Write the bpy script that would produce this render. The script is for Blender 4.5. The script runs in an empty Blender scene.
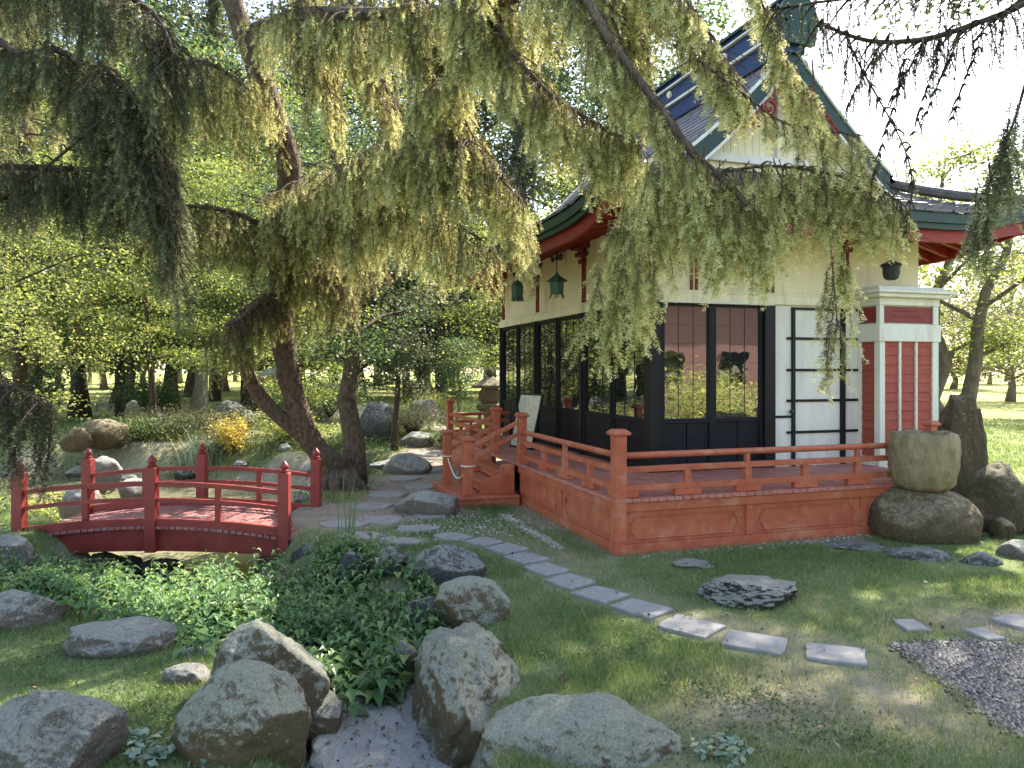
import bpy, bmesh, math, random
import numpy as np
from mathutils import Vector, Matrix, Quaternion
S = bpy.context.scene
COL = S.collection
H = 1.7; F = 745.0; HOR = 370.0
R = math.radians
def PX(px, py, Y): return Vector(((px-512)/F*Y, Y, H-(py-HOR)/F*Y))
def GD(px, py, z=0.0):
    Y = F*(H-z)/(py-HOR); return Vector(((px-512)/F*Y, Y, z))

# ------------------------------------------------------------------ naming
def tag(o, label=None, cat=None, group=None, kind=None):
    if label: o['label'] = label
    if cat: o['category'] = cat
    if group: o['group'] = group
    if kind: o['kind'] = kind
    return o
def empty(name, loc=(0,0,0), rz=0.0, label=None, cat=None, group=None):
    o = bpy.data.objects.new(name, None); COL.objects.link(o)
    o.location = loc; o.rotation_euler = (0,0,rz); o.empty_display_size = .2
    return tag(o, label, cat, group)
def copy_tree(o, parent=None):
    c = o.copy(); COL.objects.link(c); c.parent = parent
    for ch in [x for x in bpy.data.objects if x.parent == o]: copy_tree(ch, c)
    return c

# ------------------------------------------------------------------ noise
def _h(ix, iy, iz, s):
    n = (ix*374761393 + iy*668265263 + iz*2147483647 + s*1274126177) & 0x7fffffff
    n = (n ^ (n >> 13)) * 1274126177 & 0x7fffffff
    n = (n ^ (n >> 16)) & 0xffff
    return n/65535.0
def vn(p, s=0):
    p = np.asarray(p, float); f = np.floor(p); i = f.astype(np.int64); t = p-f; t = t*t*(3-2*t)
    r = 0
    for a in (0,1):
        for b in (0,1):
            for c in (0,1):
                w = (t[:,0] if a else 1-t[:,0])*(t[:,1] if b else 1-t[:,1])*(t[:,2] if c else 1-t[:,2])
                r = r + w*_h(i[:,0]+a, i[:,1]+b, i[:,2]+c, s)
    return r*2-1
def fbm(p, s=0, o=4):
    r = 0; a = .5; p = np.asarray(p, float)
    for k in range(o): r = r + a*vn(p*2**k, s+k*7); a *= .5
    return r

# ------------------------------------------------------------------ materials
def nmat(name):
    m = bpy.data.materials.new(name); m.use_nodes = True; nt = m.node_tree; nt.nodes.clear()
    out = nt.nodes.new('ShaderNodeOutputMaterial'); return m, nt, out
def N(nt, t, **k):
    n = nt.nodes.new(t)
    for a, b in k.items():
        if a in n.inputs: n.inputs[a].default_value = b
        else: setattr(n, a, b)
    return n
def ramp(nt, fac, stops, interp='LINEAR'):
    r = nt.nodes.new('ShaderNodeValToRGB'); r.color_ramp.interpolation = interp
    el = r.color_ramp.elements
    while len(el) < len(stops): el.new(.5)
    for e, (p, c) in zip(el, stops):
        e.position = p; e.color = (c[0],c[1],c[2],1) if hasattr(c,'__len__') else (c,c,c,1)
    nt.links.new(fac, r.inputs[0]); return r.outputs[0]
def noise(nt, scale, detail=5, rough=.55, coord='Object', stretch=None, dist=0):
    tc = nt.nodes.new('ShaderNodeTexCoord'); v = tc.outputs[coord]
    if stretch:
        mp = nt.nodes.new('ShaderNodeMapping'); mp.inputs['Scale'].default_value = stretch
        nt.links.new(v, mp.inputs[0]); v = mp.outputs[0]
    n = nt.nodes.new('ShaderNodeTexNoise'); n.inputs['Scale'].default_value = scale
    n.inputs['Detail'].default_value = detail; n.inputs['Roughness'].default_value = rough
    n.inputs['Distortion'].default_value = dist
    nt.links.new(v, n.inputs['Vector']); return n.outputs['Fac']
def mixc(nt, fac, a, b, mode='MIX'):
    m = nt.nodes.new('ShaderNodeMix'); m.data_type = 'RGBA'; m.blend_type = mode
    for sock, v in ((m.inputs[0],fac),(m.inputs[6],a),(m.inputs[7],b)):
        if isinstance(v, bpy.types.NodeSocket): nt.links.new(v, sock)
        elif hasattr(v,'__len__'): sock.default_value = (v[0],v[1],v[2],1)
        else: sock.default_value = v
    return m.outputs[2]
def bumpn(nt, h, strength=.3, dist=.02):
    b = nt.nodes.new('ShaderNodeBump'); b.inputs['Strength'].default_value = strength
    b.inputs['Distance'].default_value = dist; nt.links.new(h, b.inputs['Height']); return b.outputs[0]
def surf(name, a, b, scale=6, rough=.6, bump=.3, bs=60, stretch=None, spec=.3, dirt=None, dscale=2.5, bdist=.004):
    """two close tones mixed by noise, a third (dirt / wear) in patches, fine bump"""
    m, nt, out = nmat(name); L = nt.links
    p = nt.nodes.new('ShaderNodeBsdfPrincipled')
    c = ramp(nt, noise(nt, scale, 6, .6, stretch=stretch), [(.3,a),(.7,b)])
    if dirt:
        f = ramp(nt, noise(nt, dscale, 8, .7, stretch=stretch), [(.52,0.0),(.68,.75)])
        c = mixc(nt, f, c, dirt)
    L.new(c, p.inputs['Base Color']); p.inputs['Roughness'].default_value = rough
    p.inputs['Specular IOR Level'].default_value = spec
    if bump: L.new(bumpn(nt, noise(nt, bs, 5, .6, stretch=stretch), bump, bdist), p.inputs['Normal'])
    L.new(p.outputs[0], out.inputs[0]); return m
def leafmat(name, stops, trans=.45, rough=.5, tscale=1.25, gloss=.25, blue=.55):
    """leaf colour from the per-leaf attribute tint; light passes through"""
    m, nt, out = nmat(name); L = nt.links
    at = nt.nodes.new('ShaderNodeAttribute'); at.attribute_name = 'tint'
    c = ramp(nt, at.outputs['Fac'], stops)
    p = N(nt, 'ShaderNodeBsdfPrincipled'); p.inputs['Roughness'].default_value = rough
    p.inputs['Specular IOR Level'].default_value = gloss
    L.new(c, p.inputs['Base Color'])
    t = nt.nodes.new('ShaderNodeBsdfTranslucent')
    c2 = mixc(nt, 1.0, c, (tscale*1.1, tscale, tscale*blue), 'MULTIPLY'); L.new(c2, t.inputs[0])
    mx = nt.nodes.new('ShaderNodeMixShader'); mx.inputs[0].default_value = trans
    L.new(p.outputs[0], mx.inputs[1]); L.new(t.outputs[0], mx.inputs[2]); L.new(mx.outputs[0], out.inputs[0])
    return m
def rockmat(name, base1, base2, lichen, brown, lich_lo=.48, brown_amt=.8, scale=1.0):
    m, nt, out = nmat(name); L = nt.links
    oi = nt.nodes.new('ShaderNodeObjectInfo'); tc = nt.nodes.new('ShaderNodeTexCoord')
    ad = nt.nodes.new('ShaderNodeVectorMath'); ad.operation = 'ADD'
    sc = nt.nodes.new('ShaderNodeMath'); sc.operation = 'MULTIPLY'; sc.inputs[1].default_value = 37.0
    L.new(oi.outputs['Random'], sc.inputs[0]); L.new(tc.outputs['Object'], ad.inputs[0]); L.new(sc.outputs[0], ad.inputs[1])
    def nz(s, d=6, r=.6, dist=0):
        n = nt.nodes.new('ShaderNodeTexNoise'); n.inputs['Scale'].default_value = s*scale; n.inputs['Detail'].default_value = d
        n.inputs['Roughness'].default_value = r; n.inputs['Distortion'].default_value = dist
        L.new(ad.outputs[0], n.inputs['Vector']); return n.outputs['Fac']
    c = ramp(nt, nz(7,8,.7), [(.3,base1),(.7,base2)])
    sp = ramp(nt, nz(110,3,.6), [(.35,.45),(.65,1.5)]); c = mixc(nt, 1.0, c, sp, 'MULTIPLY')
    g = nt.nodes.new('ShaderNodeNewGeometry'); sx = nt.nodes.new('ShaderNodeSeparateXYZ'); L.new(g.outputs['Normal'], sx.inputs[0])
    # brown mixed into the steep faces, lichen crust on the tops (it grows there)
    def madd(a, k, b):
        q = nt.nodes.new('ShaderNodeMath'); q.operation = 'MULTIPLY_ADD'; L.new(a, q.inputs[0]); q.inputs[1].default_value = k
        if isinstance(b, bpy.types.NodeSocket): L.new(b, q.inputs[2])
        else: q.inputs[2].default_value = b
        return q.outputs[0]
    steep = madd(sx.outputs['Z'], -.5, nz(2.5,5,.6))
    fb = ramp(nt, steep, [(.18,0.0),(.38,brown_amt)]); c = mixc(nt, fb, c, brown)
    up = madd(sx.outputs['Z'], .22, nz(12,10,.8,.8))
    fl = ramp(nt, up, [(lich_lo+.10,0.0),(lich_lo+.13,.9)]); lc = mixc(nt, 1.0, lichen, ramp(nt, nz(70,4,.8), [(.35,.62),(.65,1.25)]), 'MULTIPLY'); c = mixc(nt, fl, c, lc)
    sp2 = ramp(nt, nz(38,4,.7), [(.6,0.0),(.66,.6)]); c = mixc(nt, sp2, c, (lichen[0]*1.2,lichen[1]*1.2,lichen[2]*1.15))
    p = nt.nodes.new('ShaderNodeBsdfPrincipled'); p.inputs['Roughness'].default_value = .85; p.inputs['Specular IOR Level'].default_value = .2
    L.new(c, p.inputs['Base Color'])
    L.new(bumpn(nt, nz(22,12,.8), 1.0, .06), p.inputs['Normal']); L.new(p.outputs[0], out.inputs[0]); return m

MT = {}
MT['deck_red'] = surf('deck_red', (.32,.070,.034), (.44,.120,.062), 7, .5, .5, 55, (1,1,1), .3, (.46,.22,.13), 4)
MT['plank_red'] = surf('plank_red', (.30,.085,.06), (.46,.19,.145), 9, .6, .5, 40, (1,1,1), .3, (.30,.22,.17), 5)
MT['bridge_red'] = surf('bridge_red', (.17,.020,.018), (.25,.038,.033), 5, .42, .3, 60, None, .4, (.25,.03,.03), 4)
MT['bridge_plank'] = surf('bridge_plank', (.18,.05,.045), (.34,.15,.135), 9, .55, .5, 40, None, .3, (.24,.17,.14), 5)
MT['rafter_red'] = surf('rafter_red', (.22,.017,.011), (.29,.028,.018), 4, .5, .2, 40)
MT['trim_red'] = surf('trim_red', (.16,.02,.018), (.23,.035,.03), 6, .5, .2, 50)
MT['clap_red'] = surf('clap_red', (.30,.055,.04), (.36,.08,.055), 5, .6, .3, 50, (1,1,4), .25)
MT['cream'] = surf('cream', (.74,.64,.42), (.83,.74,.51), 2.5, .7, .25, 40, (2.5,2.5,.5), .2, (.50,.41,.27), 1.6)
MT['white'] = surf('white_paint', (.66,.62,.52), (.76,.72,.62), 4, .6, .3, 50, (3,3,.5), .25, (.46,.40,.31), 2)
MT['green'] = surf('trim_green', (.006,.024,.014), (.010,.037,.022), 5, .45, .25, 50, None, .4)
MT['black'] = surf('black_paint', (.006,.006,.006), (.012,.012,.012), 5, .45, .3, 60, None, .25)
MT['navy'] = surf('dark_panel', (.006,.006,.009), (.011,.011,.016), 5, .5, .4, 50, (8,8,1), .2)
MT['blue'] = surf('ridge_blue', (.010,.022,.075), (.016,.034,.11), 5, .45, .2, 40)
MT['shingle'] = None
MT['bronze'] = surf('bronze_patina', (.035,.085,.065), (.07,.15,.115), 14, .55, .5, 60, None, .5, (.03,.035,.03), 9)
MT['iron'] = surf('dark_iron', (.02,.02,.02), (.05,.045,.04), 20, .6, .4, 80)
MT['rope'] = surf('white_rope', (.6,.56,.5), (.75,.7,.62), 60, .8, .6, 90)
MT['stone_flag'] = surf('bluestone', (.21,.195,.185), (.33,.31,.29), 9, .85, .9, 40, None, .15, (.19,.165,.125), 6)
MT['concrete'] = surf('cast_stone', (.17,.13,.075), (.36,.285,.17), 8, .9, 1., 26, (1,1,.45), .15, (.12,.095,.055), 5, .04)
MT['bark_spruce'] = surf('bark_spruce', (.055,.038,.028), (.22,.155,.11), 26, .9, 1., 34, (1,1,.45), .15, (.12,.11,.085), 5, .06)
MT['bark_grey'] = surf('bark_grey', (.11,.09,.065), (.24,.20,.15), 14, .9, 1., 30, (1,1,.35), .15, (.12,.13,.07), 3, .03)
MT['bark_dark'] = surf('bark_dark', (.04,.028,.02), (.09,.065,.045), 12, .9, 1., 30, (1,1,.35), .15, bdist=.03)
MT['rock'] = rockmat('granite_lichen', (.15,.13,.10), (.29,.26,.205), (.42,.41,.32), (.16,.115,.05))
MT['rock_plain'] = rockmat('granite_grey', (.17,.15,.14), (.32,.285,.265), (.40,.39,.34), (.15,.115,.07), .52, .5)
MT['rock_dark'] = rockmat('rock_dark', (.05,.048,.045), (.15,.145,.135), (.32,.32,.29), (.05,.05,.035), .57, .4)
MT['rock_brown'] = rockmat('rock_moss_brown', (.13,.094,.052), (.27,.205,.125), (.38,.32,.21), (.085,.062,.034), .55, .6)
MT['rock_lime'] = rockmat('rock_pitted', (.035,.032,.028), (.30,.28,.25), (.46,.43,.38), (.02,.02,.018), .5, .75, 2.6)
MT['rock_pale'] = rockmat('gully_stone', (.30,.27,.25), (.54,.50,.47), (.60,.57,.53), (.10,.085,.07), .52, .6, 1.6)

def shingle_mat():
    m, nt, out = nmat('roof_shingle'); L = nt.links
    at = nt.nodes.new('ShaderNodeAttribute'); at.attribute_name = 'tint'
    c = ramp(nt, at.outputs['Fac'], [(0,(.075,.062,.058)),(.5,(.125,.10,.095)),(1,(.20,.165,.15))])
    c = mixc(nt, ramp(nt, noise(nt, 18, 6, .7), [(.45,0.0),(.7,.5)]), c, (.22,.21,.2))
    p = nt.nodes.new('ShaderNodeBsdfPrincipled'); p.inputs['Roughness'].default_value = .5; p.inputs['Specular IOR Level'].default_value = .5
    L.new(c, p.inputs['Base Color']); L.new(bumpn(nt, noise(nt, 60, 5, .6), .4, .004), p.inputs['Normal'])
    L.new(p.outputs[0], out.inputs[0]); return m
MT['shingle'] = shingle_mat()
def glass_mat():
    m, nt, out = nmat('dark_window_glass'); L = nt.links
    p = nt.nodes.new('ShaderNodeBsdfPrincipled'); p.inputs['Base Color'].default_value = (.008,.009,.01,1)
    p.inputs['Roughness'].default_value = .015; p.inputs['IOR'].default_value = 2.9; p.inputs['Specular IOR Level'].default_value = .8
    L.new(bumpn(nt, noise(nt, 3.0, 2, .5), .12, .01), p.inputs['Normal'])
    L.new(p.outputs[0], out.inputs[0]); return m
MT['glass'] = glass_mat()
def water_mat():
    m, nt, out = nmat('pond_water'); L = nt.links
    p = nt.nodes.new('ShaderNodeBsdfPrincipled')
    L.new(ramp(nt, noise(nt, .9, 5, .6), [(.35,(.13,.12,.07)),(.65,(.26,.24,.15))]), p.inputs['Base Color'])
    p.inputs['Roughness'].default_value = .12; p.inputs['IOR'].default_value = 1.33
    L.new(bumpn(nt, noise(nt, 9, 4, .5), .15, .02), p.inputs['Normal']); L.new(p.outputs[0], out.inputs[0]); return m
MT['water'] = water_mat()
MT['spruce'] = leafmat('spruce_needles', [(0,(.10,.066,.038)),(.25,(.16,.14,.062)),(.55,(.34,.355,.13)),(.8,(.56,.57,.26)),(1,(.74,.73,.42))], .42, tscale=1.15, blue=.86)  # tips pale as new growth; brown low stop puts the sprays' shade into colour
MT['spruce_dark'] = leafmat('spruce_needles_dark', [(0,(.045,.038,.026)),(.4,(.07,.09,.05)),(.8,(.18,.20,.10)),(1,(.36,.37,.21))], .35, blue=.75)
MT['leaf_maple'] = leafmat('maple_leaves', [(0,(.045,.08,.03)),(.4,(.13,.18,.05)),(.8,(.34,.36,.11)),(1,(.46,.25,.13))], .5, blue=.7)
MT['leaf_green'] = leafmat('green_leaves', [(0,(.03,.065,.035)),(.5,(.08,.13,.055)),(1,(.26,.31,.11))], .45, blue=.7)
MT['leaf_lime'] = leafmat('yellow_green_leaves', [(0,(.08,.12,.04)),(.5,(.24,.29,.09)),(1,(.58,.53,.20))], .5, blue=.7)
MT['leaf_yellow'] = leafmat('yellow_leaves', [(0,(.36,.32,.10)),(.6,(.62,.52,.18)),(1,(.75,.62,.28))], .5)
MT['leaf_bed'] = leafmat('bed_leaves', [(0,(.045,.10,.04)),(.6,(.10,.19,.065)),(1,(.24,.32,.10))], .35, .4, gloss=.4)
MT['leaf_olive'] = leafmat('olive_leaves', [(0,(.10,.10,.06)),(.6,(.20,.20,.12)),(1,(.34,.30,.2))], .3)
MT['reed'] = leafmat('reed_blades', [(0,(.05,.10,.045)),(.6,(.11,.18,.08)),(1,(.25,.28,.14))], .3)
MT['reed_pale'] = leafmat('reed_blades_pale', [(0,(.16,.24,.18)),(.6,(.26,.34,.26)),(1,(.45,.42,.28))], .3)
MT['grass'] = leafmat('grass_blades', [(0,(.07,.13,.045)),(.5,(.13,.215,.07)),(.75,(.25,.28,.13)),(1,(.46,.40,.26))], .4)
MT['field_tree'] = leafmat('far_leaves', [(0,(.12,.16,.06)),(.6,(.22,.27,.10)),(1,(.38,.38,.17))], .5)

# ------------------------------------------------------------------ mesh builder
class MB:
    def __init__(s): s.v = []; s.f = []
    def add(s, vs, fs):
        o = len(s.v); s.v += [tuple(p) for p in vs]; s.f += [tuple(i+o for i in f) for f in fs]; return s
    def box(s, c, d, rz=0, rx=0, ry=0, taper=1.0):
        m = Matrix.Rotation(rz,3,'Z') @ Matrix.Rotation(ry,3,'Y') @ Matrix.Rotation(rx,3,'X')
        vs = []
        for z in (-1,1):
            k = taper if z > 0 else 1.0
            for x, y in ((-1,-1),(1,-1),(1,1),(-1,1)):
                vs.append(Vector(c) + m @ Vector((x*d[0]/2*k, y*d[1]/2*k, z*d[2]/2)))
        return s.add(vs, [(3,2,1,0),(4,5,6,7),(0,1,5,4),(1,2,6,5),(2,3,7,6),(3,0,4,7)])
    def b2(s, a, b):   # box from two corners
        a = Vector(a); b = Vector(b); d = b-a
        return s.box((a+b)/2, (abs(d.x),abs(d.y),abs(d.z)))
    def bar(s, p, q, w, h):   # beam between two points, w across, h up
        p = Vector(p); q = Vector(q); t = (q-p).normalized()
        side = t.cross(Vector((0,0,1)));
        if side.length < 1e-4: side = Vector((1,0,0))
        side.normalize(); up = side.cross(t).normalized()
        vs = []
        for c in (p,q):
            for a, b in ((-1,-1),(1,-1),(1,1),(-1,1)): vs.append(c + side*a*w/2 + up*b*h/2)
        return s.add(vs, [(0,1,2,3),(7,6,5,4),(0,4,5,1),(1,5,6,2),(2,6,7,3),(3,7,4,0)])
    def tube(s, pts, rad, n=8, cap=True):
        pts = [Vector(p) for p in pts]; K = len(pts)
        if not hasattr(rad,'__len__'): rad = [rad]*K
        up = Vector((0,0,1)); ref = None; vs = []
        for i, p in enumerate(pts):
            t = (pts[min(i+1,K-1)]-pts[max(i-1,0)])
            if t.length < 1e-7: t = Vector((0,0,1))
            t.normalize()
            if ref is None: ref = t.orthogonal().normalized()
            ref = (ref - t*ref.dot(t)); ref = ref.normalized() if ref.length > 1e-5 else t.orthogonal().normalized()
            b = t.cross(ref)
            for k in range(n):
                a = 2*math.pi*k/n; vs.append(p + (ref*math.cos(a)+b*math.sin(a))*rad[i])
        fs = [(i*n+k, i*n+(k+1)%n, (i+1)*n+(k+1)%n, (i+1)*n+k) for i in range(K-1) for k in range(n)]
        if cap: fs += [tuple(range(n-1,-1,-1)), tuple((K-1)*n+k for k in range(n))]
        return s.add(vs, fs)
    def lathe(s, c, prof, n=24, rot=0, sq=(1,1)):   # prof: (radius, z)
        c = Vector(c); vs = []
        for r, z in prof:
            for k in range(n):
                a = 2*math.pi*k/n+rot; vs.append(c + Vector((r*math.cos(a)*sq[0], r*math.sin(a)*sq[1], z)))
        K = len(prof)
        fs = [(i*n+k, i*n+(k+1)%n, (i+1)*n+(k+1)%n, (i+1)*n+k) for i in range(K-1) for k in range(n)]
        fs += [tuple(range(n-1,-1,-1)), tuple((K-1)*n+k for k in range(n))]
        return s.add(vs, fs)
    def prism(s, poly, off):   # planar polygon (3D points) thickened by vector off
        off = Vector(off); n = len(poly); a = [Vector(p) for p in poly]
        vs = a + [p+off for p in a]
        return s.add(vs, [tuple(range(n)), tuple(range(2*n-1,n-1,-1))] + [(i,(i+1)%n+0, (i+1)%n+n, i+n)[::-1] for i in range(n)])
    def build(s, name, m, parent=None, smooth=False, bevel=0.0, loc=None):
        me = bpy.data.meshes.new(name); me.from_pydata([tuple(p) for p in s.v], [], s.f); me.update()
        bm = bmesh.new(); bm.from_mesh(me); bmesh.ops.recalc_face_normals(bm, faces=bm.faces); bm.to_mesh(me); bm.free()
        me.materials.append(m)
        if smooth: me.polygons.foreach_set('use_smooth', [True]*len(me.polygons))
        o = bpy.data.objects.new(name, me); COL.objects.link(o); o.parent = parent
        if loc is not None: o.location = loc
        if smooth and smooth != 'all':
            me.set_sharp_from_angle(angle=R(40))
        if bevel:
            b = o.modifiers.new('bevel','BEVEL'); b.width = bevel; b.segments = 1; b.limit_method = 'ANGLE'; b.angle_limit = R(40)
        return o

def soup(name, arr, tint, m, parent=None, smooth=False):
    """arr (N,k,3) separate faces, tint (N,) or (N,k)"""
    n, k = arr.shape[:2]
    me = bpy.data.meshes.new(name); me.vertices.add(n*k); me.loops.add(n*k); me.polygons.add(n)
    me.vertices.foreach_set('co', arr.reshape(-1).astype(np.float32))
    me.loops.foreach_set('vertex_index', np.arange(n*k, dtype=np.int32))
    me.polygons.foreach_set('loop_start', np.arange(n, dtype=np.int32)*k)
    try: me.polygons.foreach_set('loop_total', np.full(n, k, np.int32))
    except Exception: pass
    me.update(calc_edges=True)
    t = np.asarray(tint, np.float32)
    if t.ndim == 1: t = np.repeat(t, k)
    a = me.attributes.new('tint','FLOAT','POINT'); a.data.foreach_set('value', np.clip(t.reshape(-1),0,1))
    me.materials.append(m)
    if smooth: me.polygons.foreach_set('use_smooth', [True]*n)
    o = bpy.data.objects.new(name, me); COL.objects.link(o); o.parent = parent; return o
def unit(a): return a/np.maximum(np.linalg.norm(a, axis=-1, keepdims=True), 1e-9)

def leaves(rng, cen, size, up=.5, asp=.62, droop=0.0):
    """diamond leaves (N,4,3) at the centres cen"""
    n = len(cen); d = unit(rng.normal(size=(n,3))*np.array([1,1,.5]) + np.array([0,0,-droop]))
    nr = unit(rng.normal(size=(n,3)) + np.array([0,0,up*2.5])); sd = unit(np.cross(d, nr))
    L = (size*rng.uniform(.6,1.3,n))[:,None]; W = L*asp
    nn = np.cross(sd, d)
    a = cen - d*L*.5; b = cen + sd*W*.5 + nn*L*.07; c = cen + d*L*.5; e = cen - sd*W*.5 + nn*L*.07
    return np.stack([a,b,c,e],1)
# ================================================================== TERRAIN
CH = np.array([(-.42,2.2,.32,.34),(-.52,3.6,.42,.38),(-.95,4.9,.60,.50),(-2.1,6.0,.95,.62),(-3.5,7.2,1.1,.75),(-3.9,8.6,1.0,.85),
               (-4.5,10.2,1.6,.85),(-5.4,12.4,3.1,.85),(-8,14.2,1.9,.85),(-13,15.5,1.8,.85)])
def smooth(a, b, x):
    t = np.clip((x-a)/(b-a),0,1); return t*t*(3-2*t)
def polydist(x, y, pts):
    best = np.full(np.shape(x), 1e9); par = np.zeros(np.shape(x))
    for i in range(len(pts)-1):
        a = np.array(pts[i][:2]); b = np.array(pts[i+1][:2]); d = b-a
        t = np.clip(((x-a[0])*d[0]+(y-a[1])*d[1])/(d@d),0,1)
        q = np.hypot(x-a[0]-t*d[0], y-a[1]-t*d[1]); m = q < best
        best = np.where(m, q, best); par = np.where(m, i+t, par)
    return best, par
PATH = [(-2.25,8.65),(-1.7,8.75),(-1.25,9.3),(-1.15,10.5),(-1.4,12.5),(-1.5,15),(-1.0,19)]
MOUNDS = [(-8.6,22,.35,2.2),(-6.0,25,.6,2.0),(-5.0,18.2,.15,1.2),(-2.6,18.5,.5,1.3),(-9.5,19.5,.1,1.6)]
def ground(x, y):
    x = np.asarray(x, float); y = np.asarray(y, float)
    h = .05*fbm(np.stack([x.ravel()*.35, y.ravel()*.35, 0*x.ravel()],1), 3, 3).reshape(x.shape)
    near = np.exp(-((x-2)**2+(y-7)**2)/30.0)
    h = h*(1-near*.8)
    for mx, my, mh, mr in MOUNDS: h = h + mh*np.exp(-((x-mx)**2+(y-my)**2)/mr**2)
    d, t = polydist(x, y, CH)
    i = np.clip(t.astype(int),0,len(CH)-2); f = t-i
    w = CH[i,2]*(1-f)+CH[i+1,2]*f; dep = CH[i,3]*(1-f)+CH[i+1,3]*f
    wob = 1+.25*vn(np.stack([x.ravel()*1.1, y.ravel()*1.1, 0*x.ravel()],1), 9).reshape(x.shape)
    h = h - dep*(1-smooth(.62, 1.35, d/(w*wob)))
    # the left lawn and the near bank sit a touch lower than the pavilion's terrace
    h = h + .0*x
    return h
def gz(x, y): return float(ground(np.array([x]), np.array([y]))[0])
def sinhspace(a, b, n, c, k):
    """spacing dense around c"""
    lo = math.asinh((a-c)/k); hi = math.asinh((b-c)/k); return c + k*np.sinh(np.linspace(lo, hi, n))
gx = sinhspace(-260, 260, 420, 0, 4.0); gy = sinhspace(-120, 420, 460, 6.5, 4.5)
GX, GY = np.meshgrid(gx, gy); GZ = ground(GX, GY)
me = bpy.data.meshes.new('ground')
V = np.stack([GX,GY,GZ],-1).reshape(-1,3); ny, nx = GX.shape
idx = np.arange(nx*ny).reshape(ny,nx)
Q = np.stack([idx[:-1,:-1], idx[:-1,1:], idx[1:,1:], idx[1:,:-1]],-1).reshape(-1)
nq = (nx-1)*(ny-1)
me.vertices.add(len(V)); me.loops.add(nq*4); me.polygons.add(nq)
me.vertices.foreach_set('co', V.reshape(-1)); me.loops.foreach_set('vertex_index', Q.astype(np.int32))
me.polygons.foreach_set('loop_start', np.arange(nq,dtype=np.int32)*4)
me.update(calc_edges=True); me.polygons.foreach_set('use_smooth', [True]*nq)
def zone(x, y):
    """1 = bare earth / mulch / creek bed, 0 = turf"""
    n = fbm(np.stack([x.ravel()*1.3, y.ravel()*1.3, 0*x.ravel()],1), 21, 5).reshape(x.shape)
    d, t = polydist(x, y, CH); i = np.clip(t.astype(int),0,len(CH)-2); f = t-i; w = CH[i,2]*(1-f)+CH[i+1,2]*f
    bed = 1-smooth(.85,1.25,d/w+n*.3)
    dp, _ = polydist(x, y, PATH); path = 1-smooth(.55,1.0,dp+n*.5)
    patch = np.exp(-(((x-1.9)/1.0)**2+((y-3.75)/.7)**2)*1.0)*.95 + np.exp(-(((x-.9)/.5)**2+((y-3.7)/.35)**2))*.5 + np.exp(-(((x-3.15)/.8)**2+((y-5.0)/.35)**2))*.8
    wear, _ = polydist(x, y, [(1.95,4.45),(1.0,5.15),(.35,6.7),(-.3,7.6)]); wearv = .5*(1-smooth(.15,.5,wear))
    mul = np.exp(-(((x+8.3)/2.2)**2+((y-18.3)/2.2)**2))*1.2 + np.exp(-(((x+6)/2.0)**2+((y-24)/2)**2)) + np.exp(-(((x+2.2)/1.2)**2+((y-10.8)/.9)**2))*.8
    house = ((x*.951+(y-8.65)*.309-1.626*.951) > -1.3)
    lx = (x-1.626)*.951+(y-8.65)*.309; ly = -(x-1.626)*.309+(y-8.65)*.951
    foot = 1-smooth(.0,.35, np.maximum(np.maximum(-1.2-lx, lx-4.0), np.maximum(-1.53-ly, ly-6)) + n*.4)
    return np.clip(np.maximum.reduce([bed, path, patch+n*.7*(patch>.12), wearv+n*.5*(wearv>.1), mul, foot*.8]),0,1)
ZN = zone(GX, GY)
at = me.attributes.new('earth','FLOAT','POINT'); at.data.foreach_set('value', ZN.reshape(-1).astype(np.float32))
m, nt, out = nmat('turf_and_earth'); L = nt.links
a = nt.nodes.new('ShaderNodeAttribute'); a.attribute_name = 'earth'
g1 = ramp(nt, noise(nt, 1.3, 8, .65), [(.3,(.07,.115,.04)),(.5,(.13,.185,.065)),(.7,(.26,.26,.13))])
g1 = mixc(nt, ramp(nt, noise(nt, 42, 6, .8), [(.35,.0),(.75,.6)]), g1, (.26,.24,.12))
e1 = ramp(nt, noise(nt, 5, 8, .75), [(.3,(.18,.145,.105)),(.7,(.38,.32,.25))])
e1 = mixc(nt, ramp(nt, noise(nt, 90, 4, .7), [(.5,0.0),(.7,.55)]), e1, (.42,.37,.30))
# drier, yellower meadow far away
tc = nt.nodes.new('ShaderNodeTexCoord'); sx = nt.nodes.new('ShaderNodeSeparateXYZ'); L.new(tc.outputs['Object'], sx.inputs[0])
mr = nt.nodes.new('ShaderNodeMapRange'); mr.inputs[1].default_value = 12; mr.inputs[2].default_value = 34; L.new(sx.outputs['Y'], mr.inputs[0])
far = ramp(nt, noise(nt, .12, 7, .65, stretch=(1,2.2,1)), [(.35,(.20,.23,.06)),(.65,(.34,.31,.10))])
g1 = mixc(nt, mr.outputs[0], g1, far)
c = mixc(nt, a.outputs['Fac'], g1, e1)
p = nt.nodes.new('ShaderNodeBsdfPrincipled'); p.inputs['Roughness'].default_value = .95; p.inputs['Specular IOR Level'].default_value = .1
L.new(c, p.inputs['Base Color']); L.new(bumpn(nt, noise(nt, 30, 8, .75), .8, .04), p.inputs['Normal']); L.new(p.outputs[0], out.inputs[0])
me.materials.append(m)
o = bpy.data.objects.new('ground', me); COL.objects.link(o); tag(o, kind='structure')
# creek and pond water
w = MB(); w.add([(-22,7.0,-.66),(-1.2,7.0,-.66),(-1.2,17.5,-.66),(-22,17.5,-.66)], [(0,1,2,3)])
tag(w.build('pond_water', MT['water']), kind='structure')

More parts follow.
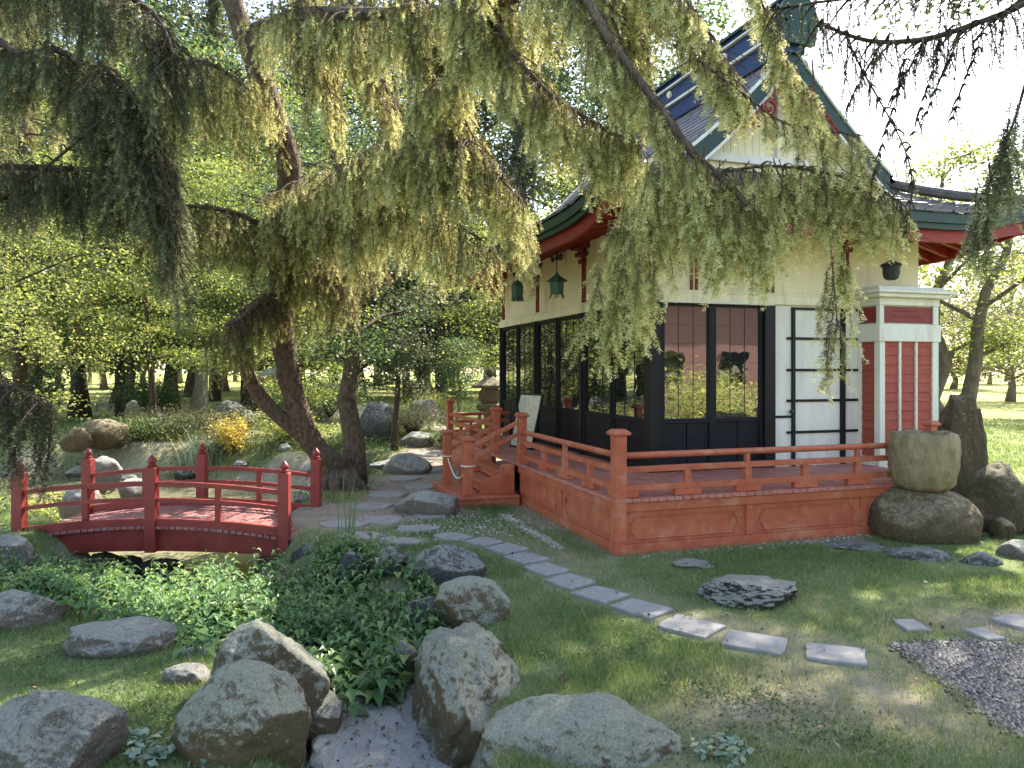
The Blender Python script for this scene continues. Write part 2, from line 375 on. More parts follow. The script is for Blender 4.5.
# ================================================================== ROCKS
_ico = {}
def ico(l):
    if l not in _ico:
        bm = bmesh.new(); bmesh.ops.create_icosphere(bm, subdivisions=l, radius=1); bm.verts.ensure_lookup_table()
        _ico[l] = (np.array([v.co[:] for v in bm.verts]), np.array([[v.index for v in f.verts] for f in bm.faces])); bm.free()
    return _ico[l]
def rock_verts(seed, ax, lvl=5, cuts=7, rough=.10, lump=.22, cutd=(.62,.9), sq=1.0):
    rng = np.random.default_rng(seed); v, f = ico(lvl); v = np.sign(v)*np.abs(v)**sq
    v *= (1+lump*fbm(v*1.1+seed*3.1, seed, 2))[:,None]
    for k in range(cuts):
        n = unit(rng.normal(size=3)); d = rng.uniform(*cutd); s = v@n-d
        v = v - np.maximum(s,0)[:,None]*n*.88
    v *= (1+rough*fbm(v*2.6+seed, seed+5, 5)+rough*.40*fbm(v*9+seed, seed+9, 5))[:,None]
    v *= np.array(ax)
    return v, f
def rock(name, loc, ax, seed, m, label, cat='boulder', group=None, rz=0, tilt=(0,0), **kw):
    v, f = rock_verts(seed, ax, **kw)
    me = bpy.data.meshes.new(name); me.from_pydata(v.tolist(), [], f.tolist()); me.update()
    me.polygons.foreach_set('use_smooth', [True]*len(me.polygons)); me.materials.append(MT[m])
    o = bpy.data.objects.new(name, me); COL.objects.link(o); o.location = loc; o.rotation_euler = (tilt[0],tilt[1],rz)
    return tag(o, label, cat, group)
def rock_px(l, r, t, b, zb, seed, m, label, name='boulder', deep=.8, bury=.35, group=None, cat='boulder', **kw):
    """left/right/top/bottom edges seen from the viewpoint, the ground height at its foot -> real position and size"""
    Yf = F*(H-zb)/(b-HOR); Wd = (r-l)/F*Yf; dy = Wd*deep; Yc = Yf+dy*.5; Wd = (r-l)/F*Yc
    zt = H-(t-HOR)/F*(Yc+dy*.15); hh = max(zt-zb,.03)*(1+bury)
    x = ((l+r)/2-512)/F*Yc
    return rock(name, (x, Yc, zt-hh/2), (Wd/2*1.08, dy/2*1.05, hh/2*1.08), seed, m, label, cat, group, **kw)
RG = 'boulders along the creek bank'
rock_px(-20,117,684,800,-.02,11,'rock_plain','big rounded pinkish grey boulder at the bottom left corner of the lawn', deep=.8, cuts=6, lvl=6, group=RG)
rock_px(182,308,664,800,-.12,12,'rock','squat rounded boulder with pale lichen top, foremost at the bottom left of the gully', deep=.95, cuts=7, lvl=6, group=RG)
rock_px(214,326,616,735,-.12,13,'rock','domed boulder with mottled lichen crown, behind the squat one and beside the leafy plants', deep=.8, cuts=6, lvl=6, group=RG)
rock_px(300,345,690,740,-.2,14,'rock','small dark rock wedged between the domed boulder and the flat gully stone', deep=.9, group=RG)
rock_px(-25,62,588,634,-.02,15,'rock_plain','low grey boulder cut by the left picture edge, beside the leafy plants', deep=.7, group=RG)
rock_px(62,170,616,664,-.04,16,'rock_plain','flat-topped grey rock half sunk in the left lawn against the leafy plants', deep=.6, group=RG)
rock_px(165,212,662,690,-.02,17,'rock_plain','small flat stone lying in the grass of the left lawn', 'stone', deep=.7, group=RG, cat='stone')
rock_px(172,208,648,664,-.05,18,'rock_plain','tiny grey stone at the edge of the leafy plants by the left lawn', 'stone', deep=.7, group=RG, cat='stone')
rock_px(-8,30,535,575,-.1,19,'rock_plain','grey rock at the left foot of the red footbridge', deep=.7, group=RG)
# right bank
rock('boulder', (-.27,4.12,-.15), (.27,.55,.38), 217, 'rock', 'long upright lichen boulder with an angular brown face, beside the flat gully stone', 'boulder', RG, rz=R(10), tilt=(R(-4),R(6)), cuts=6, lump=.14, cutd=(.80,1.0), lvl=6, rough=.15, sq=.68)
rock_px(466,504,631,662,-.03,215,'rock','small rounded lichen stone pressed against the right side of the long upright boulder', deep=.9, group=RG, lvl=4)
rock_px(478,676,694,815,-.14,22,'rock','large low boulder with a small hole on its pale top, bottom centre of the picture', deep=.75, cuts=8, lvl=6, rough=.12, group=RG)
rock_px(437,511,577,629,-.03,23,'rock','round blond boulder with a flat pale top, behind the long upright boulder', deep=.8, cuts=5, group=RG)
rock_px(412,484,546,590,-.05,24,'rock_dark','dark wet looking boulder at the edge of the lawn near the leafy plants', deep=.8, group=RG)
rock_px(372,412,548,588,-.12,25,'rock_dark','craggy dark rock behind the leafy plants, left of the wet looking one', deep=.9, group=RG, cuts=12)
rock_px(338,376,552,590,-.18,26,'rock_dark','lowest dark rock half hidden behind the leafy plants', deep=.9, group=RG, cuts=12)
rock_px(382,422,640,672,-.16,27,'rock_plain','grey cobble between the flat gully stone and the long upright boulder', deep=.8, group=RG)
rock_px(405,440,592,628,-.12,28,'rock_dark','low slab under the round blond boulder beside the leafy plants', deep=.8, group=RG)
rock('flat_rock', (-.62,3.75,-.30), (.42,.95,.14), 29, 'rock_pale', 'broad flat pale gully stone with leaf litter, between the bottom boulders', 'flat rock', None, rz=R(6), cuts=6, lump=.25, rough=.38, lvl=6)
# litter on the gully stone: dry leaves, counted by nobody
rng = np.random.default_rng(5); n = 330
cx = rng.normal(-.62,.3,n); cy = rng.uniform(2.9,4.7,n)
rv, rf = rock_verts(29, (.42,.95,.14), cuts=6, lump=.25, rough=.38, lvl=6)
rzm = np.array([[math.cos(R(6)),-math.sin(R(6))],[math.sin(R(6)),math.cos(R(6))]]); rxy = rv[:,:2]@rzm.T+np.array([-.62,3.75])
cz = []
for x_, y_ in zip(cx,cy):
    dd = (rxy[:,0]-x_)**2+(rxy[:,1]-y_)**2; q = dd < .0025
    cz.append(max(gz(x_,y_), (rv[q,2].max()-.30) if q.any() else -9)+.006)
m_dry = leafmat('dry_leaves', [(0,(.05,.028,.018)),(.6,(.13,.07,.04)),(1,(.26,.15,.08))], .1)
tag(soup('fallen_leaves', leaves(rng, np.stack([cx,cy,np.array(cz)],1), .027, up=1.5), rng.random(n), m_dry), 'scattered dry brown leaves lying on the flat gully stone and around it', 'fallen leaves', kind='stuff')
# under the footbridge and on the creek banks
UB = 'rocks in the creek under the footbridge'
for i, (l,r,t,b,z,lab) in enumerate([
    (108,146,556,577,-.6,'leftmost dark rock in the shade under the footbridge'),
    (140,182,558,579,-.6,'dark rock with a pale top under the footbridge, next to the leftmost one'),
    (150,176,570,590,-.6,'small wet rock in front of the pale topped one under the footbridge'),
    (86,120,552,572,-.5,'dark corner rock supporting the left end of the footbridge'),
    (250,296,564,598,-.45,'round brown boulder in front of the right end of the footbridge'),
    (276,300,552,575,-.45,'dark rock tucked under the right end of the footbridge'),
    (292,345,540,575,-.35,'long dark bank rock beside the right end post of the footbridge')]):
    rock_px(l,r,t,b,z,40+i,'rock_dark' if i!=4 else 'rock_brown',lab, group=UB, lvl=4)
BG = 'rocks on the far side of the pond'
for i, (l,r,t,b,z,mm,lab) in enumerate([
    (400,462,489,520,-.02,'rock_plain','flat topped bluish rock set in the path at the foot of the veranda steps'),
    (386,430,454,476,-.02,'rock_plain','wedge shaped rock with a pale flat top left of the path, behind the trees roots'),
    (402,434,430,449,-.0,'rock_plain','mossy flat rock beside the path below the rock wall'),
    (346,372,474,487,-.1,'rock_plain','small rounded pale rock beside the double tree trunk'),
    (300,326,462,474,-.3,'rock_plain','pale rock on the far pond edge left of the double tree trunk'),
    (84,120,458,486,-.25,'rock_plain','pale blocky rock behind the footbridge at the left of the pond'),
    (62,104,486,520,-.4,'rock_plain','light grey rock in the pond behind the left half of the footbridge'),
    (118,152,478,497,-.4,'rock_plain','flat light rock at the pond edge seen through the bridge rail'),
    (126,142,401,426,.2,'rock','tall upright pale stone between the far tree trunks on the left'),
    (146,174,412,428,.2,'rock','round pale stone next to the tall upright one under the far trees'),
    (60,92,428,446,.1,'rock_brown','brown rock left of the mulch slope beyond the pond'),
    (372,420,458,470,-.1,'rock_dark','dark ledge rock at the water behind the double tree trunk')]):
    rock_px(l,r,t,b,z,60+i,mm,lab, group=BG, lvl=4, cuts=8, name='rock', cat='rock')
for i, (l,r,t,b,z,mm,lab) in enumerate([
    (352,398,404,442,.1,'rock_dark','tall grey garden mound rock behind the twiggy pale shrub'),
    (408,446,398,424,.0,'rock_plain','rubble rock wall piece at the top of the path near the veranda'),
    (420,440,402,432,.0,'rock_plain','pale stepped rock on the path up to the rubble wall'),
    (210,254,400,428,.2,'rock_dark','dark humped rock left of the small red pavilion in the distance'),
    (70,125,420,444,.1,'rock_brown','wide dark brown rock with moss at the foot of the far mulch slope')]):
    rock_px(l,r,t,b,z,80+i,mm,lab, group=BG, lvl=4, cuts=8, name='rock', cat='rock')
rr = random.Random(4)
for i,(x,y) in enumerate([(-2.35,12.9),(-2.6,13.6),(-3.1,14.5),(-3.8,15.3),(-4.8,15.8),(-5.8,15.9),(-6.9,15.9),(-8.2,16.0),(-9.2,12.9),(-8.6,11.6),(-7.6,10.3),(-6.6,9.4),(-2.4,11.9),(-9.6,16.6),(-3.4,9.9),(-2.75,10.0)]):
    s_ = rr.uniform(.14,.34); rock('rock', (x,y,gz(x,y)+s_*.15), (s_,s_*.8,s_*.5), 300+i, rr.choice(['rock_plain','rock_dark','rock']), 'one of the small rocks ringing the far pond edge', 'rock', 'small rocks ringing the pond', rz=rr.uniform(0,3), lvl=4)
# the stone basin stack right of the veranda
yb = 7.62
rock('boulder', ((919-512)/F*7.75, 7.75, .12), (.55,.50,.37), 91, 'rock_brown', 'wide flat topped olive brown boulder carrying the stone water basin', 'boulder', cuts=4, lump=.10, rough=.07, cutd=(.8,.95), sq=.8)
rock('standing_stone', ((960-512)/F*8.25, 8.25, .55), (.27,.22,.86), 923, 'rock_brown', 'tall rugged standing stone with pitted sides right behind the stone basin', 'standing stone', tilt=(0,R(-5)), cuts=7, rough=.17, lump=.2, cutd=(.80,.98), sq=.55, lvl=6)
rock('boulder', ((994-512)/F*8.1, 8.1, .18), (.38,.42,.50), 93, 'rock_brown', 'humped brown boulder leaning on the standing stone at its right', 'boulder', tilt=(0,R(14)), cuts=6)
rock('boulder', ((1002-512)/F*7.6, 7.6, .06), (.12,.12,.14), 94, 'rock_brown', 'small lichen spotted stone at the foot of the humped brown boulder', 'stone', lvl=4)
# water basin: hollowed, hand cut
bx_, by_ = (924-512)/F*7.65, 7.65
prof = [(.30,.0),(.38,.05),(.425,.20),(.44,.36),(.43,.47),(.405,.535),(.36,.545),(.315,.52),(.30,.40),(.0,.36)]
b = MB(); n = 56
vs = []
for k_, (r_, z_) in enumerate(prof):
    for k in range(n):
        a_ = 2*math.pi*k/n; q = 1+.03*math.sin(3*a_+1)+.025*math.sin(7*a_+z_*9)+.016*math.sin(23*a_+z_*3)+.02*math.sin(13*a_+z_*21)
        vs.append((r_*q*math.cos(a_)*.76, r_*q*math.sin(a_)*.72, z_*1.06+.012*math.sin(5*a_)*(z_>.4)))
fs = [(i*n+k, i*n+(k+1)%n, (i+1)*n+(k+1)%n, (i+1)*n+k) for i in range(len(prof)-1) for k in range(n)]+[tuple(range(n-1,-1,-1))]
b.add(vs, fs)
ba = b.build('stone_basin', MT['concrete'], smooth='all', loc=(bx_,by_,.485))
tag(ba, 'tapered hand cut tan stone water basin standing on the wide flat topped boulder', 'stone basin')
w = MB(); w.lathe((0,0,.46), [(.20,0),(.20,.004)], 32); w.build('water', MT['water'], ba)
# flat edging stones at their feet
for i, (l,r,t,b_,lab) in enumerate([(820,880,541,552,'thin flat edging stone lying against the foot of the veranda front'),
        (880,948,546,562,'dark flat edging stone in front of the basin boulder'),
        (962,1000,552,566,'flat grey edging stone right of the basin boulder'),
        (1000,1040,540,560,'pale blocky edging stone at the right picture edge below the humped boulder')]):
    rock_px(l,r,t,b_,.0,100+i,'rock_dark' if i<3 else 'rock_plain',lab,'edging_stone', bury=1.2, lvl=4, cat='edging stone', group='edging stones by the veranda')
rock_px(700,798,574,611,.0,110,'rock_lime','low pitted black and white rock lying alone on the front lawn', 'pitted_rock', deep=.75, cuts=5, rough=.17, lump=.35, lvl=6, bury=.6, cat='rock')
rock_px(672,712,560,570,.0,111,'rock_lime','little patch of pitted stone flush with the lawn near the veranda foot', 'pitted_rock', deep=.8, rough=.4, lvl=4, cat='rock')

# ================================================================== FLAGS, PEBBLES
def flag(cx, cy, w, d, rz, seed, label, group, name='stepping_stone', cat='stepping stone', tk=.05, sides=4):
    rng = random.Random(seed); b = MB(); pts = []
    if sides == 4: base = [(-.5,-.5),(.5,-.5),(.5,.5),(-.5,.5)]
    else: base = [(.55*math.cos(2*math.pi*k/sides+rng.random()*.5), .55*math.sin(2*math.pi*k/sides+rng.random()*.5)) for k in range(sides)]
    M3 = Matrix.Rotation(rz,3,'Z'); z = gz(cx,cy)
    N_ = len(base)
    for k in range(N_):
        a = base[k]; c = base[(k+1)%N_]
        for t in (0,.25,.5,.75):
            j = .006 if t else 0.012
            pts.append(M3 @ Vector(((a[0]+(c[0]-a[0])*t)*w+rng.uniform(-j,j), (a[1]+(c[1]-a[1])*t)*d+rng.uniform(-j,j), 0)))
    b.prism([p+Vector((0,0,-tk)) for p in pts], (0,0,tk))
    o = b.build(name, MT['stone_flag'], bevel=.006, loc=(cx,cy,z+.022)); return tag(o, label, cat, group)
SG = 'bluestone stepping stones crossing the lawn'
steps = [(835,653,64),(755,641,66),(690,625,62),(641,607,58),(600,593,50),(570,580,46),(546,568,44),(526,557,40),(507,548,38),(484,541,36)]
onm = ['first','second','third','fourth','fifth','sixth','seventh','eighth','ninth','tenth']
for i, (px, py, wpx) in enumerate(steps):
    p = GD(px,py,.02); q = steps[max(i-1,0)]; r = steps[min(i+1,9)]
    a = GD(q[0],q[1]); c = GD(r[0],r[1]); rz = math.atan2(a.y-c.y, a.x-c.x)
    flag(p.x, p.y, wpx/F*p.y*.86, .265+.02*(i%3), rz*.85, i, '%s bluestone stepping stone from the pebble patch, counted towards the veranda steps' % onm[i], SG)
for i, (px,py,wpx,lab) in enumerate([(911,625,24,'small square bluestone alone in the lawn above the pebble patch'),(984,634,20,'small pale stone at the upper rim of the pebble patch'),
        (1018,621,40,'bluestone cut by the right picture edge above the pebble patch')]):
    p = GD(px,py,.02); flag(p.x,p.y,wpx/F*p.y,.2,.2*i,50+i,lab,'loose flat stones near the pebble patch')
rr = random.Random(8); PG = 'irregular flagstones of the path from the bridge'; k = 0
names = 'wide worn square narrow pale chipped broken split long round small large cracked mossy tilted smooth'.split()
for (px,py,w,d) in [(345,524,.5,.4),(382,520,.5,.4),(418,528,.45,.35),(362,535,.45,.35),(452,536,.4,.33),(400,540,.5,.28),(430,516,.35,.3),(372,506,.5,.4),(408,508,.35,.3),(388,494,.5,.5),(420,486,.5,.5),(404,478,.5,.5),(425,470,.6,.5),(418,462,.5,.6),(428,454,.5,.6)]:
    p = GD(px,py,.02)
    flag(p.x,p.y,w,d,rr.uniform(-.4,.4),k+200,'%s pinkish grey flagstone of the path between bridge and veranda steps' % names[k],PG,'flagstone','flagstone',sides=rr.choice([5,6,6]))
    k += 1
rng = np.random.default_rng(3)
def pebbles(name, pts, size, m, label, seed=0, squash=.6):
    v, f = ico(1); rng = np.random.default_rng(seed); n = len(pts)
    sc = size*rng.uniform(.55,1.25,(n,1,1))*np.stack([rng.uniform(.8,1.4,n),rng.uniform(.7,1.1,n),np.full(n,squash)],1)[:,None,:]
    an = rng.uniform(0,6.28,n); ca, sa = np.cos(an), np.sin(an)
    q = v[None]*sc; x = q[...,0]*ca[:,None]-q[...,1]*sa[:,None]; y = q[...,0]*sa[:,None]+q[...,1]*ca[:,None]
    q = np.stack([x,y,q[...,2]],-1)+np.asarray(pts)[:,None]
    tri = q[:,f].reshape(-1,3,3); t = np.repeat(rng.random(n), len(f))
    return tag(soup(name, tri, t, m), label, 'pebbles', kind='stuff')
mp, nt, out = nmat('dark_pebbles'); at = nt.nodes.new('ShaderNodeAttribute'); at.attribute_name = 'tint'
p = nt.nodes.new('ShaderNodeBsdfPrincipled'); p.inputs['Roughness'].default_value = .5
nt.links.new(ramp(nt, at.outputs['Fac'], [(0,(.018,.016,.016)),(.6,(.05,.045,.043)),(.9,(.10,.086,.078)),(1,(.25,.21,.17))]), p.inputs['Base Color']); nt.links.new(p.outputs[0], out.inputs[0])
mw, nt, out = nmat('white_chippings'); at = nt.nodes.new('ShaderNodeAttribute'); at.attribute_name = 'tint'
p = nt.nodes.new('ShaderNodeBsdfPrincipled'); p.inputs['Roughness'].default_value = .7
nt.links.new(ramp(nt, at.outputs['Fac'], [(0,(.25,.22,.18)),(.5,(.48,.44,.38)),(1,(.70,.66,.60))]), p.inputs['Base Color']); nt.links.new(p.outputs[0], out.inputs[0])
poly = [GD(893,645),GD(960,642),GD(1060,650),GD(1100,760),GD(1024,742),GD(985,715),GD(945,684)]
def inpoly(x, y, P_):
    c = np.zeros(len(x), bool); n = len(P_)
    for i in range(n):
        a = P_[i]; b = P_[(i+1)%n]
        with np.errstate(divide='ignore', invalid='ignore'):
            q = ((a.y > y) != (b.y > y)) & (x < (b.x-a.x)*(y-a.y)/(b.y-a.y+1e-12)+a.x)
        c ^= q
    return c
x = rng.uniform(1.7,4,26000); y = rng.uniform(3,5.2,26000); k = inpoly(x+rng.normal(0,.03,26000),y+rng.normal(0,.03,26000),poly)
x, y = x[k][:5200], y[k][:5200]
pebbles('pebbles', np.stack([x,y,ground(x,y)+.004],1), .019, mp, 'patch of dark river pebbles at the bottom right of the lawn', 1)
# white chippings line + scatter at the veranda foot
a = GD(502,514); b = GD(560,549); t = rng.random(700); off = rng.normal(0,.035,700)
px_ = a.x+(b.x-a.x)*t+off; py_ = a.y+(b.y-a.y)*t+off*.3
x2 = rng.normal(-.45,.4,700); y2 = rng.normal(8.1,.35,700)
x3 = rng.uniform(0,2.9,150)**1.0; lx = x3; x3w = 1.626+.951*(lx-1)+.309*(1.62)+0*lx; y3w = 8.65+.309*(lx-1)-.951*1.62+rng.normal(0,.07,150); 
xx = np.concatenate([px_,x2,x3w]); yy = np.concatenate([py_,y2,y3w])
pebbles('white_chippings', np.stack([xx,yy,ground(xx,yy)+.005],1), .010, mw, 'thin line and scatter of white stone chippings on the ground by the veranda steps', 2)
# ================================================================== PAVILION
B0 = Vector((1.626,8.65,0)); BR = math.atan2(.309,.951)
W, LD, OV = 3.95, 5.82, .98
pav = empty('pavilion', B0, BR, 'cream walled japanese pavilion with hipped and gabled shingle roof and dark sliding windows', 'pavilion')
DZ = .515
# --- walls: inner core below (dark) and plaster above
w = MB(); w.b2((.02,.02,.0),(W,LD,2.50)); w.build('core_wall', MT['navy'], pav)
w = MB(); w.b2((.0,.0,2.50),(W,LD,3.62)); w.build('upper_wall', MT['cream'], pav)
w = MB(); w.b2((1.655,-.03,.40),(2.93,.1,2.50)); w.build('white_wall_panel', MT['white'], pav, bevel=.004)
w = MB(); w.b2((-.07,-.07,2.50),(2.95,.12,2.61)); w.b2((-.07,-.07,2.50),(.12,LD+.07,2.61)); w.b2((-.045,-.045,2.61),(2.95,.1,2.645)); w.b2((-.045,-.045,2.61),(.1,LD+.05,2.645))
w.b2((-.03,-.03,3.50),(W+.03,.12,3.60)); w.b2((-.03,-.03,3.50),(.12,LD+.03,3.60))
w.build('lintel_beam', MT['cream'], pav, bevel=.005)
w = MB(); w.b2((.06,-.10,2.485),(1.62,-.01,2.505)); w.build('window_hood', MT['white'], pav)
# --- front sliding doors
def sash(name, o0, ax, a0, a1, gz0, gz1, pane_cols, pane_rows, face, stile=.05):
    """dark door leaf: frame, bottom boards, pane and lattice, in the plane of a wall. ax 'x' = front wall, 'y' = left wall"""
    def pt(a, d, z): return (a, -d, z) if ax == 'x' else (-d, a, z)
    def bx(mb, a, b, d0, d1, z0, z1):
        p = pt(a,d0,z0); q = pt(b,d1,z1); mb.b2([min(i,j) for i,j in zip(p,q)],[max(i,j) for i,j in zip(p,q)])
    f = MB(); bx(f,a0,a0+stile,.0,face,DZ,2.50); bx(f,a1-stile,a1,.0,face,DZ,2.50)
    bx(f,a0+stile,a1-stile,.0,face-.004,gz1,2.50); bx(f,a0+stile,a1-stile,.0,face-.004,gz0-.055,gz0); bx(f,a0+stile,a1-stile,.0,face-.004,DZ,DZ+.07)
    lo = a0+stile; hi = a1-stile; mid = (lo+hi)/2
    bx(f,lo,mid-.006,.0,face-.02,DZ+.07,gz0-.055); bx(f,mid+.006,hi,.0,face-.02,DZ+.07,gz0-.055)
    fr = f.build(name, MT['navy'], o0, bevel=.003)
    g = MB(); bx(g,lo,hi,-.004,.012,gz0,gz1); g.build('pane', MT['glass'], fr)
    l = MB(); wd = (hi-lo)/pane_cols
    for k in range(1,pane_cols): bx(l,lo+wd*k-.0018,lo+wd*k+.0018,.0121,.019,gz0,gz1)
    hd = (gz1-gz0)/pane_rows
    for k in range(1,pane_rows):
        for c in range(pane_cols): bx(l,lo+wd*c+.0019,lo+wd*(c+1)-.0019,.0121,.018,gz0+hd*k-.0016,gz0+hd*k+.0016)
    l.build('lattice', MT['iron'], fr)
sash('door_leaf', pav, 'x', .09, .785, 1.13, 2.45, 3, 6, .05)
sash('door_leaf', pav, 'x', .79, 1.50, 1.13, 2.45, 3, 6, .035)
w = MB(); w.b2((1.50,-.075,DZ),(1.65,.0,2.50)); w.build('post', MT['black'], pav, bevel=.004)
w = MB(); w.b2((-.055,-.055,DZ),(.088,.088,2.50)); w.build('post', MT['black'], pav, bevel=.004)
# --- left side: three bays of two leaves between black posts
for k in range(3):
    y0 = .09+1.915*k; pe = y0+1.83
    sash('door_leaf', pav, 'y', y0+.004, y0+.91, 1.13, 2.44, 3, 6, .03)
    sash('door_leaf', pav, 'y', y0+.915, pe-.004, 1.13, 2.44, 3, 6, .045)
    w = MB(); w.b2((-.07,pe,DZ),(.04,pe+.085,2.50)); w.build('post', MT['black'], pav, bevel=.004)
# --- black grid on the white panel
for x0 in (1.93,2.68):
    w = MB(); ww = .045 if x0 < 2 else .07
    w.b2((x0-ww/2,-.062,.5),(x0+ww/2,-.029,2.47)); w.build('black_upright', MT['black'], pav, bevel=.003)
for i, z in enumerate((2.46,2.09,1.70,1.32,.93)):
    w = MB(); w.b2((1.84 if i else 1.91,-.050,z-.016),(2.92,-.028,z+.016)); w.build('black_crossbar', MT['black'], pav, bevel=.002)
w = MB(); w.b2((1.657,-.046,1.11),(1.90,-.028,1.14)); w.build('black_crossbar', MT['black'], pav)
w = MB(); w.lathe((0,0,0), [(.012,0),(.026,.008),(.026,.03),(.01,.04)], 14); k_ = w.build('latch', MT['iron'], pav, smooth=True, loc=(1.89,-.05,1.19)); k_.rotation_euler = (R(90),0,0)
# --- alcove bay at the right
bay = MB()
X0, X1, YF, YB = 2.93, 3.87, -.38, .1
def bpil(x0,x1,y0,y1,z0,z1): bay.b2((x0,y0,z0),(x1,y1,z1))
bay.b2((X0+.02,YF+.02,.0),(X1-.02,YB,2.66))
for (x0,x1) in ((X0,X0+.085),(X1-.10,X1)): bpil(x0,x1,YF-.012,YF+.08,.0,2.06)
for x in (3.255,3.515): bpil(x-.018,x+.018,YF-.010,YF+.05,.62,2.055)
bpil(X0-.012,X0+.05,YB-.19,YB,.0,2.06)
bpil(X0-.02,X1+.02,YF-.03,YB,2.055,2.27)
bpil(X0-.01,X1+.01,YF-.02,YB,2.505,2.60)
for (x0,x1) in ((X0,X0+.07),(X1-.09,X1)): bpil(x0,x1,YF-.012,YF+.05,2.27,2.505)
bpil(X0-.012,X0+.03,YB-.15,YB,2.27,2.505)
bpil(X0-.03,X1+.03,YF-.03,YB,.0,.62)
bo = bay.build('alcove_body', MT['white'], pav, bevel=.005)
c = MB(); c.b2((X0-.09,YF-.10,2.60),(X1+.11,YB,2.65)); c.b2((X0-.13,YF-.14,2.65),(X1+.15,YB,2.69)); c.b2((X0-.05,YF-.05,2.69),(X1+.06,YB,2.74))
c.build('cornice', MT['white'], bo, bevel=.006)
cl = MB()
for z in np.arange(.62,2.05,.115):
    for (a,b_) in ((X0+.087,3.235),(3.275,3.495),(3.535,X1-.102)):
        cl.add([(a,YF+.004,z),(b_,YF+.004,z),(b_,YF+.018,z+.113),(a,YF+.018,z+.113),(a,YF+.03,z),(b_,YF+.03,z)], [(0,1,2,3),(0,4,5,1)])
    cl.add([(X0+.004,YF+.082,z),(X0+.004,YB-.192,z),(X0+.017,YB-.192,z+.113),(X0+.017,YF+.082,z+.113),(X0+.03,YF+.082,z),(X0+.03,YB-.192,z)], [(0,1,2,3),(0,4,5,1)])
cl.build('clapboard', MT['clap_red'], bo)
fz = MB(); fz.b2((X0+.075,YF+.0,2.29),(X1-.095,YF+.04,2.49)); fz.b2((X0-.002,YF+.055,2.29),(X0+.03,YB-.155,2.49))
for z in (2.36,2.43): fz.b2((X0+.2,YF-.006,z),(X1-.3,YF+.02,z+.012))
fz.build('frieze_panel', MT['trim_red'], bo, bevel=.003)
# --- posts and brackets on the upper wall
def scroll(mb, c, r, turns, th, a0=0, sgn=1, plane='x', n=26):
    pts = []
    for i in range(n):
        t = i/(n-1); a = a0+sgn*turns*2*math.pi*t; rr_ = r*(1-.82*t)
        q = (rr_*math.cos(a), rr_*math.sin(a))
        pts.append(Vector(c)+(Vector((q[0],0,q[1])) if plane=='x' else Vector((0,q[0],q[1]))))
    mb.tube(pts, th, 6)
def wallpost(ax, a):
    w = MB()
    for s in (-.035,.035):
        if ax == 'x': w.b2((a+s-.014,-.028,2.646),(a+s+.014,.01,3.49))
        else: w.b2((-.028,a+s-.014,2.646),(.01,a+s+.014,3.49))
    po = w.build('wall_post', MT['trim_red'], pav, bevel=.003)
    b = MB()
    for i,(hw,z0,z1,d) in enumerate(((.07,3.20,3.26,.07),(.12,3.30,3.35,.10),(.19,3.40,3.47,.14))):
        if ax == 'x': b.b2((a-hw,-d,z0),(a+hw,.0,z1))
        else: b.b2((-d,a-hw,z0),(.0,a+hw,z1))
    for s in (-1,1):
        c0 = (a+s*.075,-.06,3.33) if ax=='x' else (-.06,a+s*.075,3.33)
        scroll(b, c0, .055, .9, .013, 0 if s>0 else math.pi, s, 'x' if ax=='x' else 'y', 14)
    b.build('bracket', MT['trim_red'], po)
for a in (.55,1.62,2.75): wallpost('x', a)
for a in (.06,1.95,3.86,5.74): wallpost('y', a)
# pale cloud shaped brackets under the eaves
for ax, a in (('y',.9),('y',2.9),('y',4.8),('x',2.2),('x',3.6)):
    b = MB()
    for i in range(3):
        c0 = (a+(i-1)*.16,-.05,3.42) if ax=='x' else (-.05,a+(i-1)*.16,3.42)
        scroll(b, c0, .07, 1.1, .012, i, 1 if i%2 else -1, 'x' if ax=='x' else 'y', 16)
    e0, e1 = ((a-.2,-.05,3.42),(a+.2,-.05,3.42)) if ax=='x' else ((-.05,a-.2,3.42),(-.05,a+.2,3.42)); b.tube([e0,e1],.012,6)
    b.build('carved_scroll', MT['iron'], pav)
# --- roof
PD = [0,.5,1.0,1.4,1.75,2.3,2.955]; PZ = [3.55,3.72,3.98,4.25,4.53,5.04,5.74]
def prof_z(d): return float(np.interp(d, PD, PZ)) if d < 99 else 0
_pf = np.polyfit(PD, PZ, 3)
def prof_z(d): return float(np.polyval(_pf, d))
EX, EY = W+2*OV, LD+2*OV
def lift(a, Lf, d):
    r_ = min(a, Lf-a); return .20*math.exp(-(max(r_,0)/.75)**2)*max(0,1-d/1.3)
def rp(side, a, d, dz=0):
    """point on the roof: a along the eave, d in from the eave"""
    if side == 'L': return Vector((-OV+d, a-OV, prof_z(d)+lift(a,EY,d)+dz))
    if side == 'R': return Vector((W+OV-d, a-OV, prof_z(d)+lift(a,EY,d)+dz))
    if side == 'F': return Vector((a-OV, -OV+d, prof_z(d)+lift(a,EX,d)+dz))
    return Vector((a-OV, LD+OV-d, prof_z(d)+lift(a,EX,d)+dz))
